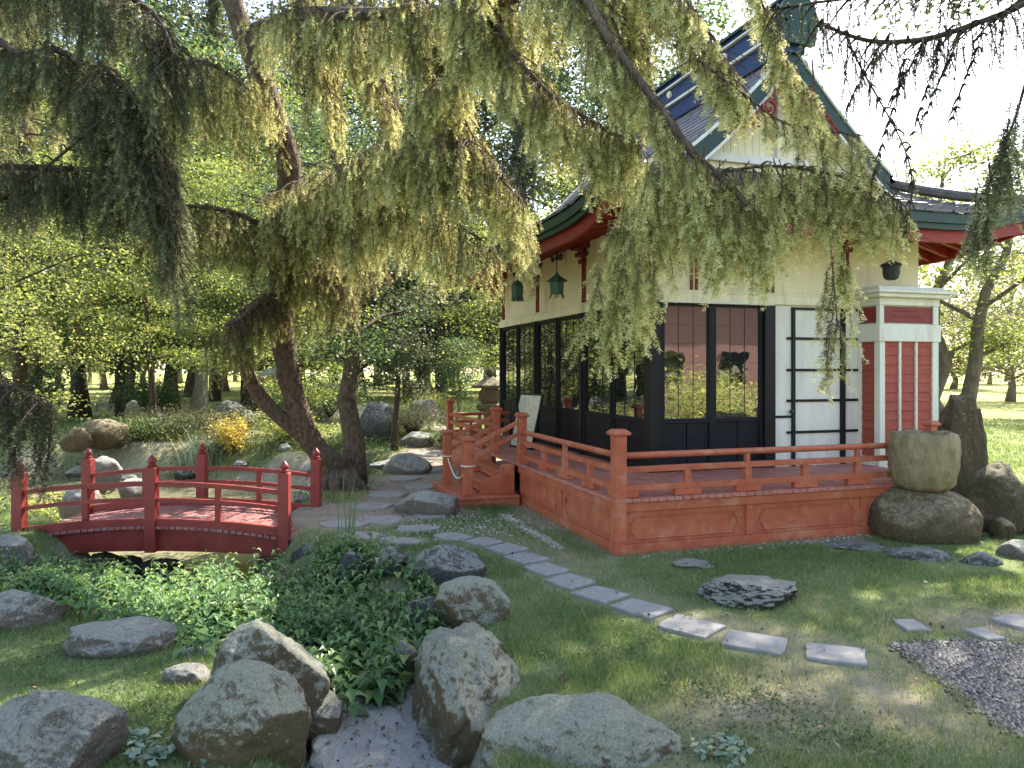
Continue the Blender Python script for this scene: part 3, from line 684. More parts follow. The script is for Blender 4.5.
def shingles(side, name, dmax, lo_top, rngs):
    rr = random.Random(rngs); Lf = EY if side in 'LR' else EX
    quads = []; tint = []; ND = 26; step = 2.955/ND
    tint2 = []
    for i in range(ND):
        d0 = i*step; d1 = (i+1)*step
        if d0 > dmax: break
        a = -.1-rr.random()*.15
        while a < Lf:
            wd = .17+rr.random()*.08; lo0 = max(d0 if d0 < 1.3 else lo_top, 0); lo1 = (d1 if d1 < 1.33 else lo_top)
            if d0 < 1.3 <= d1: lo1 = d1
            j = rr.uniform(-.008,.010)
            a0 = min(max(a,lo0),Lf-lo0); a1 = min(max(a+wd-.006,lo0),Lf-lo0)
            b0 = min(max(a,lo1),Lf-lo1); b1 = min(max(a+wd-.006,lo1),Lf-lo1)
            if a1-a0 > .004 or b1-b0 > .004:
                e0 = rp(side,a0,d0+j,.034); e1 = rp(side,a1,d0+j,.034); t0 = rp(side,b0,d1+.01,.008); t1 = rp(side,b1,d1+.01,.008)
                u0 = rp(side,a0,d0+j,.004); u1 = rp(side,a1,d0+j,.004); c_ = rr.random()
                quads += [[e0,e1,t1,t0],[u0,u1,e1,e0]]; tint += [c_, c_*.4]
            a += wd
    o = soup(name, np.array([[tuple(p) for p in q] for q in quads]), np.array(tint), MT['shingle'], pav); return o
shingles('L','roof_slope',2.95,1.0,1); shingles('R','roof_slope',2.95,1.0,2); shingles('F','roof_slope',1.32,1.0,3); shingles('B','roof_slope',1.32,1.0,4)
# solid sheathing under the shingles + eave boards + soffit
sh = MB()
def strip(mb, side, ds, dz, amin=None):
    Lf = EY if side in 'LR' else EX; n = 24
    for i in range(len(ds)-1):
        for k in range(n):
            q = []
            for (d, t) in ((ds[i],k/n),(ds[i],(k+1)/n),(ds[i+1],(k+1)/n),(ds[i+1],k/n)):
                lo = d if amin is None else amin
                q.append(rp(side, lo+(Lf-2*lo)*t, d, dz))
            mb.add(q, [(0,1,2,3)])
for sd in 'LRFB': strip(sh, sd, [.01,.3,.6,.95,1.31], -.012)
for sd in 'LR': strip(sh, sd, [1.31,1.7,2.1,2.5,2.955], -.012, 1.02)
sh.build('roof_sheathing', MT['black'], pav)
fas = MB(); red = MB(); sof = MB()
def ring(mb, d0, d1, z0, z1, n=30):
    """board following the eave with its corner lift: from inset d0 to d1, z offsets below the eave line"""
    for sd in 'LRFB':
        Lf = EY if sd in 'LR' else EX
        for k in range(n):
            P_ = []
            for t in (k/n,(k+1)/n):
                for (d,z) in ((d0,z0),(d1,z0),(d1,z1),(d0,z1)):
                    a = d+(Lf-2*d)*t; p = rp(sd,a,0,0); l = lift(a,Lf,0)
                    if sd=='L': p = Vector((-OV+d,a-OV,3.55+l+z))
                    elif sd=='R': p = Vector((W+OV-d,a-OV,3.55+l+z))
                    elif sd=='F': p = Vector((a-OV,-OV+d,3.55+l+z))
                    else: p = Vector((a-OV,LD+OV-d,3.55+l+z))
                    P_.append(p)
            mb.add(P_, [(0,1,5,4),(1,2,6,5),(2,3,7,6),(3,0,4,7)])
ring(fas, .02, .07, -.12, .0); ring(fas, .05, .11, -.19, -.115)
fas.build('eave_fascia', MT['green'], pav)
ring(red, .12, .17, -.33, -.175); red.build('eave_band', MT['rafter_red'], pav)
for sd in 'LRFB':
    Lf = EY if sd in 'LR' else EX; n = 24
    for k in range(n):
        q = []
        for (d,t) in ((.13,k/n),(.13,(k+1)/n),(1.0,(k+1)/n),(1.0,k/n)):
            a = d+(Lf-2*d)*t; l = lift(a,Lf,0)*(1-(d-.13)/.87)
            z = 3.36+l if d < .5 else 3.61
            p = {'L':(-OV+d,a-OV,z),'R':(W+OV-d,a-OV,z),'F':(a-OV,-OV+d,z),'B':(a-OV,LD+OV-d,z)}[sd]; q.append(p)
        sof.add(q, [(0,1,2,3)])
sof.build('soffit', MT['rafter_red'], pav)
def raf(sd, a):
    Lf = EY if sd in 'LR' else EX; l = lift(a,Lf,0)
    d1 = 1.02 if (a > 1.0 and a < Lf-1.0) else max(min(a,Lf-a)-.02,.3); f_ = (d1-.1)/.92
    p0 = {'L':(-OV+.16,a-OV),'R':(W+OV-.16,a-OV),'F':(a-OV,-OV+.16)}[sd]; p1 = {'L':(-OV+d1,a-OV),'R':(W+OV-d1,a-OV),'F':(a-OV,-OV+d1)}[sd]
    z0 = 3.295+l; z1 = z0+(3.545-z0)*f_
    w = MB(); w.bar((p0[0],p0[1],z0),(p1[0],p1[1],z1),.06,.10); w.build('rafter', MT['rafter_red'], pav)
for a in np.arange(.35,EY-.2,.3): raf('L',float(a))
for a in np.arange(.35,EX-.2,.27): raf('F',float(a))
for a in np.arange(.35,3.2,.3): raf('R',float(a))
for (sx_, sy_) in ((-1,-1),(1,-1),(-1,1)):   # hip beams
    xx = -OV+.12 if sx_ < 0 else W+OV-.12; yy = -OV+.12 if sy_ < 0 else LD+OV-.12
    x1 = 0.02 if sx_ < 0 else W-.02; y1 = .02 if sy_ < 0 else LD-.02
    w = MB(); w.bar((xx,yy,3.46),(x1,y1,3.50),.09,.14); w.build('hip_beam', MT['rafter_red'], pav)
# hip ridges
for (sx_, sy_) in ((-1,-1),(1,-1),(-1,1),(1,1)):
    pts = []
    for i in range(9):
        d = 1.32*i/8; z = prof_z(d)+.20*max(0,1-d/1.3)+.07
        pts.append(((-OV+d) if sx_<0 else (W+OV-d), (-OV+d) if sy_<0 else (LD+OV-d), z))
    w = MB(); w.tube(pts, [.07]*9, 8); w.build('hip_ridge', MT['shingle'], pav, smooth=True)
# main ridge: tall box, blue sides with white lines and crests
XC = W/2
w = MB(); w.b2((XC-.15,-.02,5.64),(XC+.15,LD+.02,6.27)); rd = w.build('main_ridge', MT['blue'], pav)
w = MB()
for s in (-1,1):
    w.b2((XC+s*.175-.025,-.0,5.88),(XC+s*.175+.025,LD,5.915)); w.b2((XC+s*.175-.025,-.0,6.16),(XC+s*.175+.025,LD,6.185))
w.build('ridge_line', MT['white'], rd)
w = MB(); w.b2((XC-.20,-.06,6.27),(XC+.20,LD+.06,6.31)); w.tube([(XC,-.06,6.33),(XC,LD+.06,6.33)], .09, 12); w.build('ridge_cap', MT['green'], rd)
for s in (-1,1):
    for y in np.arange(.5,5.8,.75):
        w = MB(); w.lathe((0,0,0), [(.055,0),(.055,.03),(.03,.04),(.03,.05)], 14); c_ = w.build('crest', MT['cream'], rd, loc=(XC+s*.15,float(y),6.065)); c_.rotation_euler = (0,s*R(90),0)
w = MB(); w.prism([(XC-.24,-.10,5.72),(XC+.24,-.10,5.72),(XC+.30,-.10,6.05),(XC+.2,-.10,6.24),(XC+.08,-.10,6.36),(XC-.08,-.10,6.36),(XC-.2,-.10,6.24),(XC-.30,-.10,6.05)], (0,.08,0))
for s in (-1,1): scroll(w, (XC+s*.22,-.10,5.92), .11, 1.2, .025, 0 if s>0 else math.pi, s)
w.build('ridge_end_ornament', MT['green'], rd)
# gable wall, boards, beam, bargeboards, hanging carved ornament
for yy, s in ((.32,-1),(LD-.32,1)):
    g = MB(); base = 4.22
    xs = np.arange(1.32,EX-1.32,.105)
    for x in xs:
        a, b_ = x, x+.098
        za = prof_z(min(a,EX-a))-.05; zb = prof_z(min(b_,EX-b_))-.05
        if min(za,zb) > base: g.prism([(a-OV,yy,base),(b_-OV,yy,base),(b_-OV,yy,zb),(a-OV,yy,za)], (0,-s*.03,0))
    tri_ = [(-OV+d,yy+.035*(-s),prof_z(d)-.06) for d in (1.5,1.9,2.3,2.7,2.95)]; tri_ = tri_+[(2*XC-p[0],p[1],p[2]) for p in tri_[::-1]]
    g.prism([(tri_[0][0],tri_[0][1],4.15)]+tri_+[(tri_[-1][0],tri_[-1][1],4.15)], (0,.02*(-s),0))
    go = g.build('gable_wall', MT['cream'], pav)
    w = MB(); y0 = yy+s*.06
    w.b2((XC-1.35,min(yy-.001*s,y0),4.30),(XC+1.35,max(yy-.001*s,y0),4.40)); w.b2((XC-.04,min(yy-.001*s,y0),4.40),(XC+.04,max(yy-.001*s,y0),5.3)); w.build('gable_beam', MT['white'], go)
for yb_, s in ((.03,-1),(LD-.03,1)):
    for sd in (-1,1):
        for nm, t0, t1, dd, mm in (('bargeboard',-.01,-.22,0,'green'),('bargeboard_edge',-.222,-.262,.012,'white'),('bargeboard_edge',.03,-.006,.02,'white')):
            w = MB(); n = 16; ds = [1.42+(2.955-1.42)*i/n for i in range(n+1)]
            for i in range(n):
                q = []
                for d in (ds[i],ds[i+1]):
                    x = -OV+d if sd < 0 else W+OV-d; z = prof_z(d)
                    sl = 1.12
                    for (yo,zo) in ((yb_-dd*(1 if s<0 else -1),z+t0*sl),(yb_+.05*(-s),z+t0*sl),(yb_+.05*(-s),z+t1*sl),(yb_-dd*(1 if s<0 else -1),z+t1*sl)): q.append((x,yo,zo))
                w.add(q, [(0,1,5,4),(1,2,6,5),(2,3,7,6),(3,0,4,7)]+([(0,1,2,3)] if i==0 else [])+([(4,5,6,7)] if i==n-1 else []))
            w.build(nm, MT[mm], pav)
w = MB(); cz_ = 5.12
for s in (-1,1):
    scroll(w, (XC+s*.16,-.02,cz_), .13, 1.5, .026, 0 if s>0 else math.pi, s); scroll(w, (XC+s*.38,-.02,cz_-.20), .13, 1.5, .024, 0 if s>0 else math.pi, -s)
    scroll(w, (XC+s*.58,-.02,cz_-.42), .09, 1.3, .02, 0 if s>0 else math.pi, s); w.tube([(XC+s*.1,-.02,cz_+.1),(XC+s*.35,-.02,cz_-.08),(XC+s*.62,-.02,cz_-.36)], .022, 6)
w.lathe((XC,-.02,cz_-.06), [(.0,-.1),(.07,-.05),(.07,.05),(.0,.1)], 10); w.tube([(XC,-.02,cz_+.28),(XC,-.02,cz_-.22)], [.05,.03], 8)
orn = w.build('gable_ornament', MT['trim_red'], pav, smooth=True)
w = MB()
for s in (-1,1):
    scroll(w, (XC+s*.16,.012,cz_), .155, 1.0, .02, 0 if s>0 else math.pi, s); scroll(w, (XC+s*.38,.012,cz_-.20), .155, 1.0, .02, 0 if s>0 else math.pi, -s); scroll(w, (XC+s*.58,.012,cz_-.42), .11, 1.0, .018, 0 if s>0 else math.pi, s)
w.build('ornament_edge', MT['white'], orn)

# ================================================================== VERANDA
ver = empty('veranda', B0, BR, 'red painted wooden veranda with panelled sides, low rails and steps around the pavilion', 'veranda')
XL, XR, YF_, YBk = -1.175, 2.62, -1.51, 5.40
dk = MB(); rr = random.Random(2)
def planks(x0,x1,y0,y1,along,z1=DZ,wd=.088,name='deck_board'):
    mb = MB()
    if along == 'y':
        x = x0
        while x < x1-.01:
            e = min(x+wd,x1); mb.b2((x+.003,y0,z1-.035-rr.random()*.002),(e-.003,y1,z1-rr.random()*.003)); x = e
    else:
        y = y0
        while y < y1-.01:
            e = min(y+wd,y1); mb.b2((x0,y+.003,z1-.035),(x1,e-.003,z1-rr.random()*.003)); y = e
    return mb
m1 = planks(XL-.05,XR,YF_-.05,-.0,'y'); m1.build('front_decking', MT['plank_red'], ver, bevel=.003)
m1 = planks(XL-.05,-.0,.002,YBk,'x'); m1.build('side_decking', MT['plank_red'], ver, bevel=.003)
m1 = planks(XR+.002,2.93,-.62,-.0,'y'); m1.build('side_decking', MT['plank_red'], ver)
# skirts: base board, top band, stiles, recessed panels with raised notched moulding
def skirt(p0, ux, length, nrm, stiles):
    """p0 start on the ground, ux unit direction along, nrm outward; returns nothing, builds parts"""
    p0 = Vector(p0); ux = Vector(ux); nrm = Vector(nrm); top = DZ-.04
    def slab(mb, a, b, z0, z1, d0, d1):
        q = [p0+ux*a+nrm*d0, p0+ux*b+nrm*d0, p0+ux*b+nrm*d1, p0+ux*a+nrm*d1]
        mb.add([(v.x,v.y,z0) for v in q]+[(v.x,v.y,z1) for v in q], [(3,2,1,0),(4,5,6,7),(0,1,5,4),(1,2,6,5),(2,3,7,6),(3,0,4,7)])
    f = MB(); slab(f,0,length,-.08,.09,-.04,.022); slab(f,0,length,top-.085,top,-.04,.026); slab(f,0,length,.09,top-.085,-.04,.0)
    for s in stiles: slab(f,s-.04,s+.04,.091,top-.086,-.02,.02)
    so = f.build('skirt', MT['deck_red'], ver, bevel=.004)
    ed = [0]+list(stiles)+[length]
    for i in range(len(ed)-1):
        a, b = ed[i]+.13, ed[i+1]-.13
        if b-a < .2: continue
        z0, z1 = .135, top-.135; n_ = .035; mb = MB()
        # outline with stepped corners
        pts = [(a+n_,z0),(b-n_,z0),(b-n_,z0+n_),(b,z0+2*n_),(b,z1-2*n_),(b-n_,z1-n_),(b-n_,z1),(a+n_,z1),(a+n_,z1-n_),(a,z1-2*n_),(a,z0+2*n_),(a+n_,z0+n_)]
        P3 = [p0+ux*q[0]+nrm*.006+Vector((0,0,q[1])) for q in pts]
        for j in range(len(P3)): mb.tube([P3[j],P3[(j+1)%len(P3)]], .008, 5)
        mb.build('panel_moulding', MT['deck_red'], so)
skirt((XL,YF_,0),(1,0,0),XR-XL,(0,-1,0),[1.41,2.80])
skirt((XL,YBk,0),(0,-1,0),YBk-2.50,(-1,0,0),[1.45]); skirt((XL,1.32,0),(0,-1,0),1.32-YF_,(-1,0,0),[1.42])
skirt((XR,YF_,0),(0,1,0),1.0,(1,0,0),[])
def vpost(x, y, z0, z1, cap=True, s=.105, name='post', par=None):
    w = MB(); w.b2((x-s/2,y-s/2,z0),(x+s/2,y+s/2,z1-.05)); po = w.build(name, MT['deck_red'], par or ver, bevel=.006)
    c_ = MB(); k = s/2
    prof_ = [(k*1.15,0),(k*1.5,.012),(k*1.5,.03),(k*1.2,.045),(k*.9,.06)]
    c_.lathe((x,y,z1-.055), [(r_*1.414,z_) for r_,z_ in prof_], 4, R(45)); c_.build('post_cap', MT['deck_red'], po); return po
vpost(XL+.01,YF_+.01,.0,1.15,s=.115)
vpost(XL+.03,1.33,DZ-.03,1.15); vpost(XL+.03,2.48,DZ-.03,1.17); vpost(XL+.03,YBk-.06,DZ-.03,1.17)
vpost(XR-.06,YF_+.03,DZ-.03,1.15,s=.09)
def rail(p, q, posts_low, posts_tall, scal=True):
    """three rail run: top, middle, scalloped foot rail, with low and tall balusters"""
    p = Vector(p); q = Vector(q); d = (q-p).normalized(); Ln = (q-p).length
    w = MB(); w.tube([p+Vector((0,0,.905)),q+Vector((0,0,.905))], .031, 10); w.build('top_rail', MT['deck_red'], ver, smooth=True)
    w = MB(); w.bar(p+Vector((0,0,.775)),q+Vector((0,0,.775)),.06,.054); w.build('middle_rail', MT['deck_red'], ver, bevel=.004)
    w = MB(); w.bar(p+Vector((0,0,.605)),q+Vector((0,0,.605)),.07,.056)
    ks = sorted(set([0.0]+list(posts_low)+list(posts_tall)+[Ln]))
    for k in ks:
        a = max(k-.14,0); b = min(k+.14,Ln)
        if b-a > .05: w.bar(p+d*a+Vector((0,0,.548)),p+d*b+Vector((0,0,.548)),.069,.062)
    w.build('foot_rail', MT['deck_red'], ver, bevel=.004)
    for k in posts_low:
        w = MB(); w.bar(p+d*(k-.033)+Vector((0,0,.691)),p+d*(k+.033)+Vector((0,0,.691)),.055,.12); w.build('baluster', MT['deck_red'], ver, bevel=.003)
    for k in posts_tall:
        w = MB(); w.bar(p+d*(k-.035)+Vector((0,0,.691)),p+d*(k+.035)+Vector((0,0,.691)),.055,.12); w.bar(p+d*(k-.024)+Vector((0,0,.84)),p+d*(k+.024)+Vector((0,0,.84)),.045,.082)
        w.build('baluster', MT['deck_red'], ver, bevel=.003)
yr = YF_+.03; xr_ = XL+.03
rail((XL+.07,yr,0),(XR-.10,yr,0),[.67,2.02],[1.34,2.68])
rail((xr_,YF_+.07,0),(xr_,1.28,0),[.62,1.95],[1.30])
rail((xr_,2.53,0),(xr_,YBk-.11,0),[.7,2.0],[1.35])
rail((xr_+.05,YBk-.06,0),(-.02,YBk-.06,0),[],[.5])
# steps
def stp(x0,x1,z,y0=1.34,y1=2.47,foot=0):
    w = MB(); w.b2((x0,y0,foot-.08),(x1,y1,z-.035)); w.b2((x0-.02,y0-.02,z-.034),(x1,y1+.02,z)); w.build('step', MT['deck_red'] , ver, bevel=.006)
stp(-2.02,XL-.055,.13,1.16,2.64); stp(-1.66,XL-.055,.27,1.40,2.41,.22); stp(-1.42,XL-.055,.40,1.40,2.41,.36)
for y in (1.365,2.443):  # stringers with a small triangular cut
    w = MB(); s_ = .025
    w.prism([(-1.69,y-s_,.13),(-1.24,y-s_,.13),(-1.24,y-s_,.50),(-1.40,y-s_,.50),(-1.44,y-s_,.42),(-1.44,y-s_,.36),(-1.66,y-s_,.30),(-1.69,y-s_,.27)], (0,2*s_,0))
    w.build('stringer', MT['deck_red'], ver, bevel=.003)
sp = []
for y in (1.33,2.48):
    sp.append(vpost(-1.86,y,.129,.86,s=.11,name='newel_post'))
    for dz_, nm in ((0,'handrail'),(-.15,'lower_handrail')):
        w = MB(); w.bar((-1.82,y,.74+dz_),(XL-.02,y,1.03+dz_),.045,.05); w.build(nm, MT['deck_red'], ver, bevel=.004)
rope = MB(); pts = [(-1.86,1.33+1.15*t,.50-.55*.42*math.sin(math.pi*t)) for t in np.linspace(0,1,20)]
rope.tube(pts, .009, 6)
for y in (1.33,2.48): rope.tube([(-1.86+.082*math.cos(a),y+.082*math.sin(a),.50) for a in np.linspace(0,2*math.pi,20)], .009, 6)
ro = rope.build('rope', MT['rope'], smooth=True); ro.location = B0; ro.rotation_euler = (0,0,BR)
tag(ro, 'thin white rope slung between the two newel posts of the veranda steps', 'rope')
# ================================================================== things on / around the pavilion
def loc2w(x,y,z): return B0 + Matrix.Rotation(BR,3,'Z') @ Vector((x,y,z))
def lantern(px_, y_, zt, kind, label, ceil=3.46):
    p = loc2w(px_, y_, 0); r = empty('hanging_lantern', (p.x,p.y,zt), BR+.3, label, 'lantern', 'bronze lanterns hanging under the eaves')
    c_ = MB(); n = int((ceil-zt-.10)/.035)
    for i in range(n):
        z = .10+.035*i; t = [(.010*math.cos(a) if i%2 else 0, 0 if i%2 else .010*math.cos(a), z+.024*math.sin(a)) for a in np.linspace(0,2*math.pi,9)]
        c_.tube(t, .0035, 4, cap=False)
    c_.tube([(0,0,ceil-zt-.02),(0,0,ceil-zt+.09)], .006, 5)
    c_.build('chain', MT['iron'], r)
    if kind == 0:   # bell shaped, hexagonal
        b = MB(); b.lathe((0,0,-.20), [(.075,0),(.095,.02),(.088,.06),(.10,.20),(.075,.255),(.03,.285),(.012,.31)], 8); b.build('body', MT['bronze'], r)
        b = MB()
        for k in range(8): a = k*math.pi/4; b.box((.082*math.cos(a),.082*math.sin(a),-.215),(.03,.03,.03))
        b.build('foot', MT['bronze'], r)
    elif kind == 1: # pagoda
        b = MB(); b.lathe((0,0,-.02), [(.16,0),(.135,.02),(.075,.055),(.03,.09),(.02,.12)], 6); b.build('cap', MT['bronze'], r)
        b = MB(); b.lathe((0,0,-.19), [(.075,0),(.095,.0),(.105,.165)], 6); b.build('body', MT['bronze'], r)
        for k in range(6):
            a = k*math.pi/3; l_ = MB(); l_.tube([(.08*math.cos(a),.08*math.sin(a),-.185),(.11*math.cos(a),.11*math.sin(a),-.25)], .009, 5); l_.build('foot', MT['bronze'], r)
    else:           # lidded cauldron
        b = MB(); b.lathe((0,0,-.19), [(.05,0),(.082,.02),(.10,.08),(.098,.14),(.11,.16),(.115,.17)], 16); b.build('body', MT['iron'], r, smooth=True)
        b = MB(); b.lathe((0,0,-.015), [(.13,0),(.12,.015),(.06,.045),(.02,.06),(.018,.10)], 16); b.build('cap', MT['iron'], r, smooth=True)
lantern(-.5,3.45,3.02,0,'green bronze bell lantern, farthest left under the side eaves')
lantern(-.5,1.75,2.93,1,'green bronze pagoda lantern with flared cap hanging second from left')
lantern(-.5,-.20,2.94,1,'bronze lantern near the pavilion corner, half hidden by drooping spruce')
lantern(3.0,-.5,2.99,2,'dark lidded pot lantern under the front eaves above the alcove')
# easel sign leaning at the wall
e = empty('notice_board', loc2w(-.62,2.95,DZ), BR-.25+R(90)*0, 'pale printed notice board with dark frame leaning on a stand on the veranda', 'notice board')
mb_, nt, out = nmat('printed_notice'); p = nt.nodes.new('ShaderNodeBsdfPrincipled'); p.inputs['Roughness'].default_value = .35
nt.links.new(ramp(nt, noise(nt, 7, 4, .6, dist=1), [(.35,(.40,.34,.22)),(.5,(.58,.52,.40)),(.62,(.34,.36,.30)),(.75,(.60,.53,.40))]), p.inputs['Base Color']); nt.links.new(p.outputs[0], out.inputs[0])
TR = Matrix.Rotation(R(-62),3,'Z')
def eb(mb, c, d, lean=R(-14)):
    m_ = TR @ Matrix.Rotation(lean,3,'X')
    vs = [m_ @ (Vector(c)+Vector((sx_*d[0]/2,sy_*d[1]/2,sz_*d[2]/2))) for sz_ in (-1,1) for sx_,sy_ in ((-1,-1),(1,-1),(1,1),(-1,1))]
    mb.add(vs, [(3,2,1,0),(4,5,6,7),(0,1,5,4),(1,2,6,5),(2,3,7,6),(3,0,4,7)])
w = MB(); eb(w,(0,0,.42),(.56,.016,.80)); w.build('board', mb_, e)
w = MB(); eb(w,(0,.012,.015),(.62,.05,.03)); eb(w,(0,.012,.835),(.62,.03,.03)); eb(w,(-.295,.012,.42),(.03,.03,.80)); eb(w,(.295,.012,.42),(.03,.03,.80)); w.build('frame', MT['black'], e)
w = MB(); eb(w,(-.2,.22,.36),(.03,.02,.74),R(14)); w.build('prop', MT['black'], e)

# ================================================================== FOOTBRIDGE
BX0, BX1, BYF, BYB = -5.26, -2.43, 8.0, 9.2
br = empty('footbridge', ((BX0+BX1)/2, (BYF+BYB)/2, 0), 0, 'small arched crimson wooden footbridge with finial topped posts over the creek', 'footbridge')
OX, OY = (BX0+BX1)/2, (BYF+BYB)/2; HL = (BX1-BX0)/2; YW = (BYB-BYF)/2
def arch(x, base=-.09, rise=.125): return base+rise*(1-(x/HL)**2)
pl = MB(); x = -HL-.12
while x < HL+.35:
    e_ = x+.072; zc = arch(max(min(x+.036,HL),-HL)); sl = -2*.125*(x+.036)/HL**2 if abs(x) < HL else 0
    pl.box((x+.036,0,zc-.015),(.062,2*YW+.16,.032), ry=-math.atan(sl)); x = e_
pl.build('deck_planks', MT['bridge_plank'], br, bevel=.003)
for s in (-1,1):
    w = MB(); n = 16
    for i in range(n):
        x0 = -HL+2*HL*i/n; x1 = -HL+2*HL*(i+1)/n; y = s*(YW-.015)
        za, zb_ = arch(x0)-.035, arch(x1)-.035; lo0, lo1 = -.30+.06*(1-(x0/HL)**2), -.30+.06*(1-(x1/HL)**2)
        w.add([(x0,y-.035,lo0),(x1,y-.035,lo1),(x1,y+.035,lo1),(x0,y+.035,lo0),(x0,y-.035,za),(x1,y-.035,zb_),(x1,y+.035,zb_),(x0,y+.035,za)],
              [(3,2,1,0),(4,5,6,7),(0,1,5,4),(2,3,7,6)]+([(3,0,4,7)] if i==0 else [])+([(1,2,6,5)] if i==n-1 else []))
    w.build('side_beam', MT['bridge_red'], br)
    for xp, zt in ((-HL,.60),(0,.66),(HL,.60)):
        w = MB(); hw = .056; y = s*(YW+.045)
        w.b2((xp-hw,y-hw,-.30 if xp else -.24),(xp+hw,y+hw,zt)); w.lathe((xp,y,zt), [(hw*1.42,0),(.0,.022)], 4, R(45)); po = w.build('post', MT['bridge_red'], br, bevel=.004)
        w = MB(); w.lathe((xp,y,zt+.005), [(.03,0),(.048,.008),(.05,.022),(.032,.03),(.032,.036),(.046,.052),(.047,.07),(.036,.092),(.018,.112),(.004,.13)], 16); w.build('finial', MT['bridge_red'], po, smooth=True)
    for (xa,xb) in ((-HL+.06,-.06),(.06,HL-.06)):
        y = s*(YW+.045); n = 8
        def rl(z0, wy, hz, name, par, arc=1.0):
            w = MB()
            for i in range(n):
                x0 = xa+(xb-xa)*i/n; x1 = xa+(xb-xa)*(i+1)/n
                f = lambda x: z0+.10*arc*(1-(x/HL)**2)
                w.add([(x0,y-wy,f(x0)-hz),(x1,y-wy,f(x1)-hz),(x1,y+wy,f(x1)-hz),(x0,y+wy,f(x0)-hz),(x0,y-wy,f(x0)+hz),(x1,y-wy,f(x1)+hz),(x1,y+wy,f(x1)+hz),(x0,y+wy,f(x0)+hz)],
                      [(3,2,1,0),(4,5,6,7),(0,1,5,4),(2,3,7,6)]+([(3,0,4,7)] if i==0 else [])+([(1,2,6,5)] if i==n-1 else []))
            return w.build(name, MT['bridge_red'], par)
        rl(.385,.026,.024,'top_rail',br); rl(.215,.023,.021,'middle_rail',br); rl(-.03,.025,.045,'foot_rail',br)
        xm = (xa+xb)/2; fm = .10*(1-(xm/HL)**2); w = MB()
        w.b2((xm-.03,y-.0205,.016+fm),(xm+.03,y+.0205,.364+fm)); w.build('baluster', MT['bridge_red'], br, bevel=.003)
# ================================================================== SPRUCES (hanging sprays of real needles)
def make_hanger(seed, Lh, side=.11, gap=.026, npm=330, nl=.017, nw=.0036):
    """one pendulous branchlet, top at the origin: returns needle triangles, tint, twig polylines"""
    rng = np.random.default_rng(seed); segs = []; n = 12
    ph = rng.uniform(0,6.28,2); t = np.linspace(0,1,n)
    cur = np.stack([.05*Lh*np.sin(t*3+ph[0])-.05*Lh*math.sin(ph[0]), .05*Lh*np.sin(t*3.4+ph[1])-.05*Lh*math.sin(ph[1]), -Lh*t],1)
    lines = [(cur, .0032)]; pts = [cur]; tn = [np.full(n,.3)]
    def at(s): return np.array([np.interp(s,t,cur[:,k]) for k in range(3)])
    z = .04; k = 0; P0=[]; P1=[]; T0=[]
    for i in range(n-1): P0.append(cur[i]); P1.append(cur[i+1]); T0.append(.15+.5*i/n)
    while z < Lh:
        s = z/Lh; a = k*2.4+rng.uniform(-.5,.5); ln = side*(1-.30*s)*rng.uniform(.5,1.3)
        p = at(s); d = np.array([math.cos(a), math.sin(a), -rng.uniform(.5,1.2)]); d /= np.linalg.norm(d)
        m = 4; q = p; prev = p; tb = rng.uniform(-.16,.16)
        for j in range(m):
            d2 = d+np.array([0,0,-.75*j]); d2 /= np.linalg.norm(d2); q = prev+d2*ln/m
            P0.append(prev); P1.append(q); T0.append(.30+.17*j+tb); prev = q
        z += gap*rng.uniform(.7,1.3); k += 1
    P0 = np.array(P0); P1 = np.array(P1); T0 = np.array(T0); ln = np.linalg.norm(P1-P0,axis=1)
    cnt = np.maximum((ln*npm).astype(int),2); ii = np.repeat(np.arange(len(P0)),cnt); u = rng.random(len(ii))[:,None]
    b = P0[ii]*(1-u)+P1[ii]*u; tg = unit(P1[ii]-P0[ii]); rd = rng.normal(size=b.shape); rd = unit(rd-tg*(rd*tg).sum(1,keepdims=True))
    dr = unit(tg*rng.uniform(.35,.8,(len(ii),1))+rd); sd = unit(np.cross(dr, rng.normal(size=b.shape)))
    b = b+rd*rng.uniform(0,nl*.35,(len(ii),1)); L_ = nl*rng.uniform(.7,1.2,(len(ii),1))
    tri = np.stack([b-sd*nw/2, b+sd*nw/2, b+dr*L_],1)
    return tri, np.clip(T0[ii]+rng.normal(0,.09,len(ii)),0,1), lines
LIB = {}
def lib(kind):
    if kind not in LIB:
        spec = {'lush':(.19,.042,430,.024,.0062),'norm':(.17,.040,370,.023,.0064),'thin':(.07,.030,280,.016,.0048),'far':(.26,.05,110,.045,.016)}[kind]
        LIB[kind] = [[make_hanger(100+i*7+j, Lh, *spec) for j in range(3)] for i, Lh in enumerate((.25,.45,.7,1.0))]
    return LIB[kind]
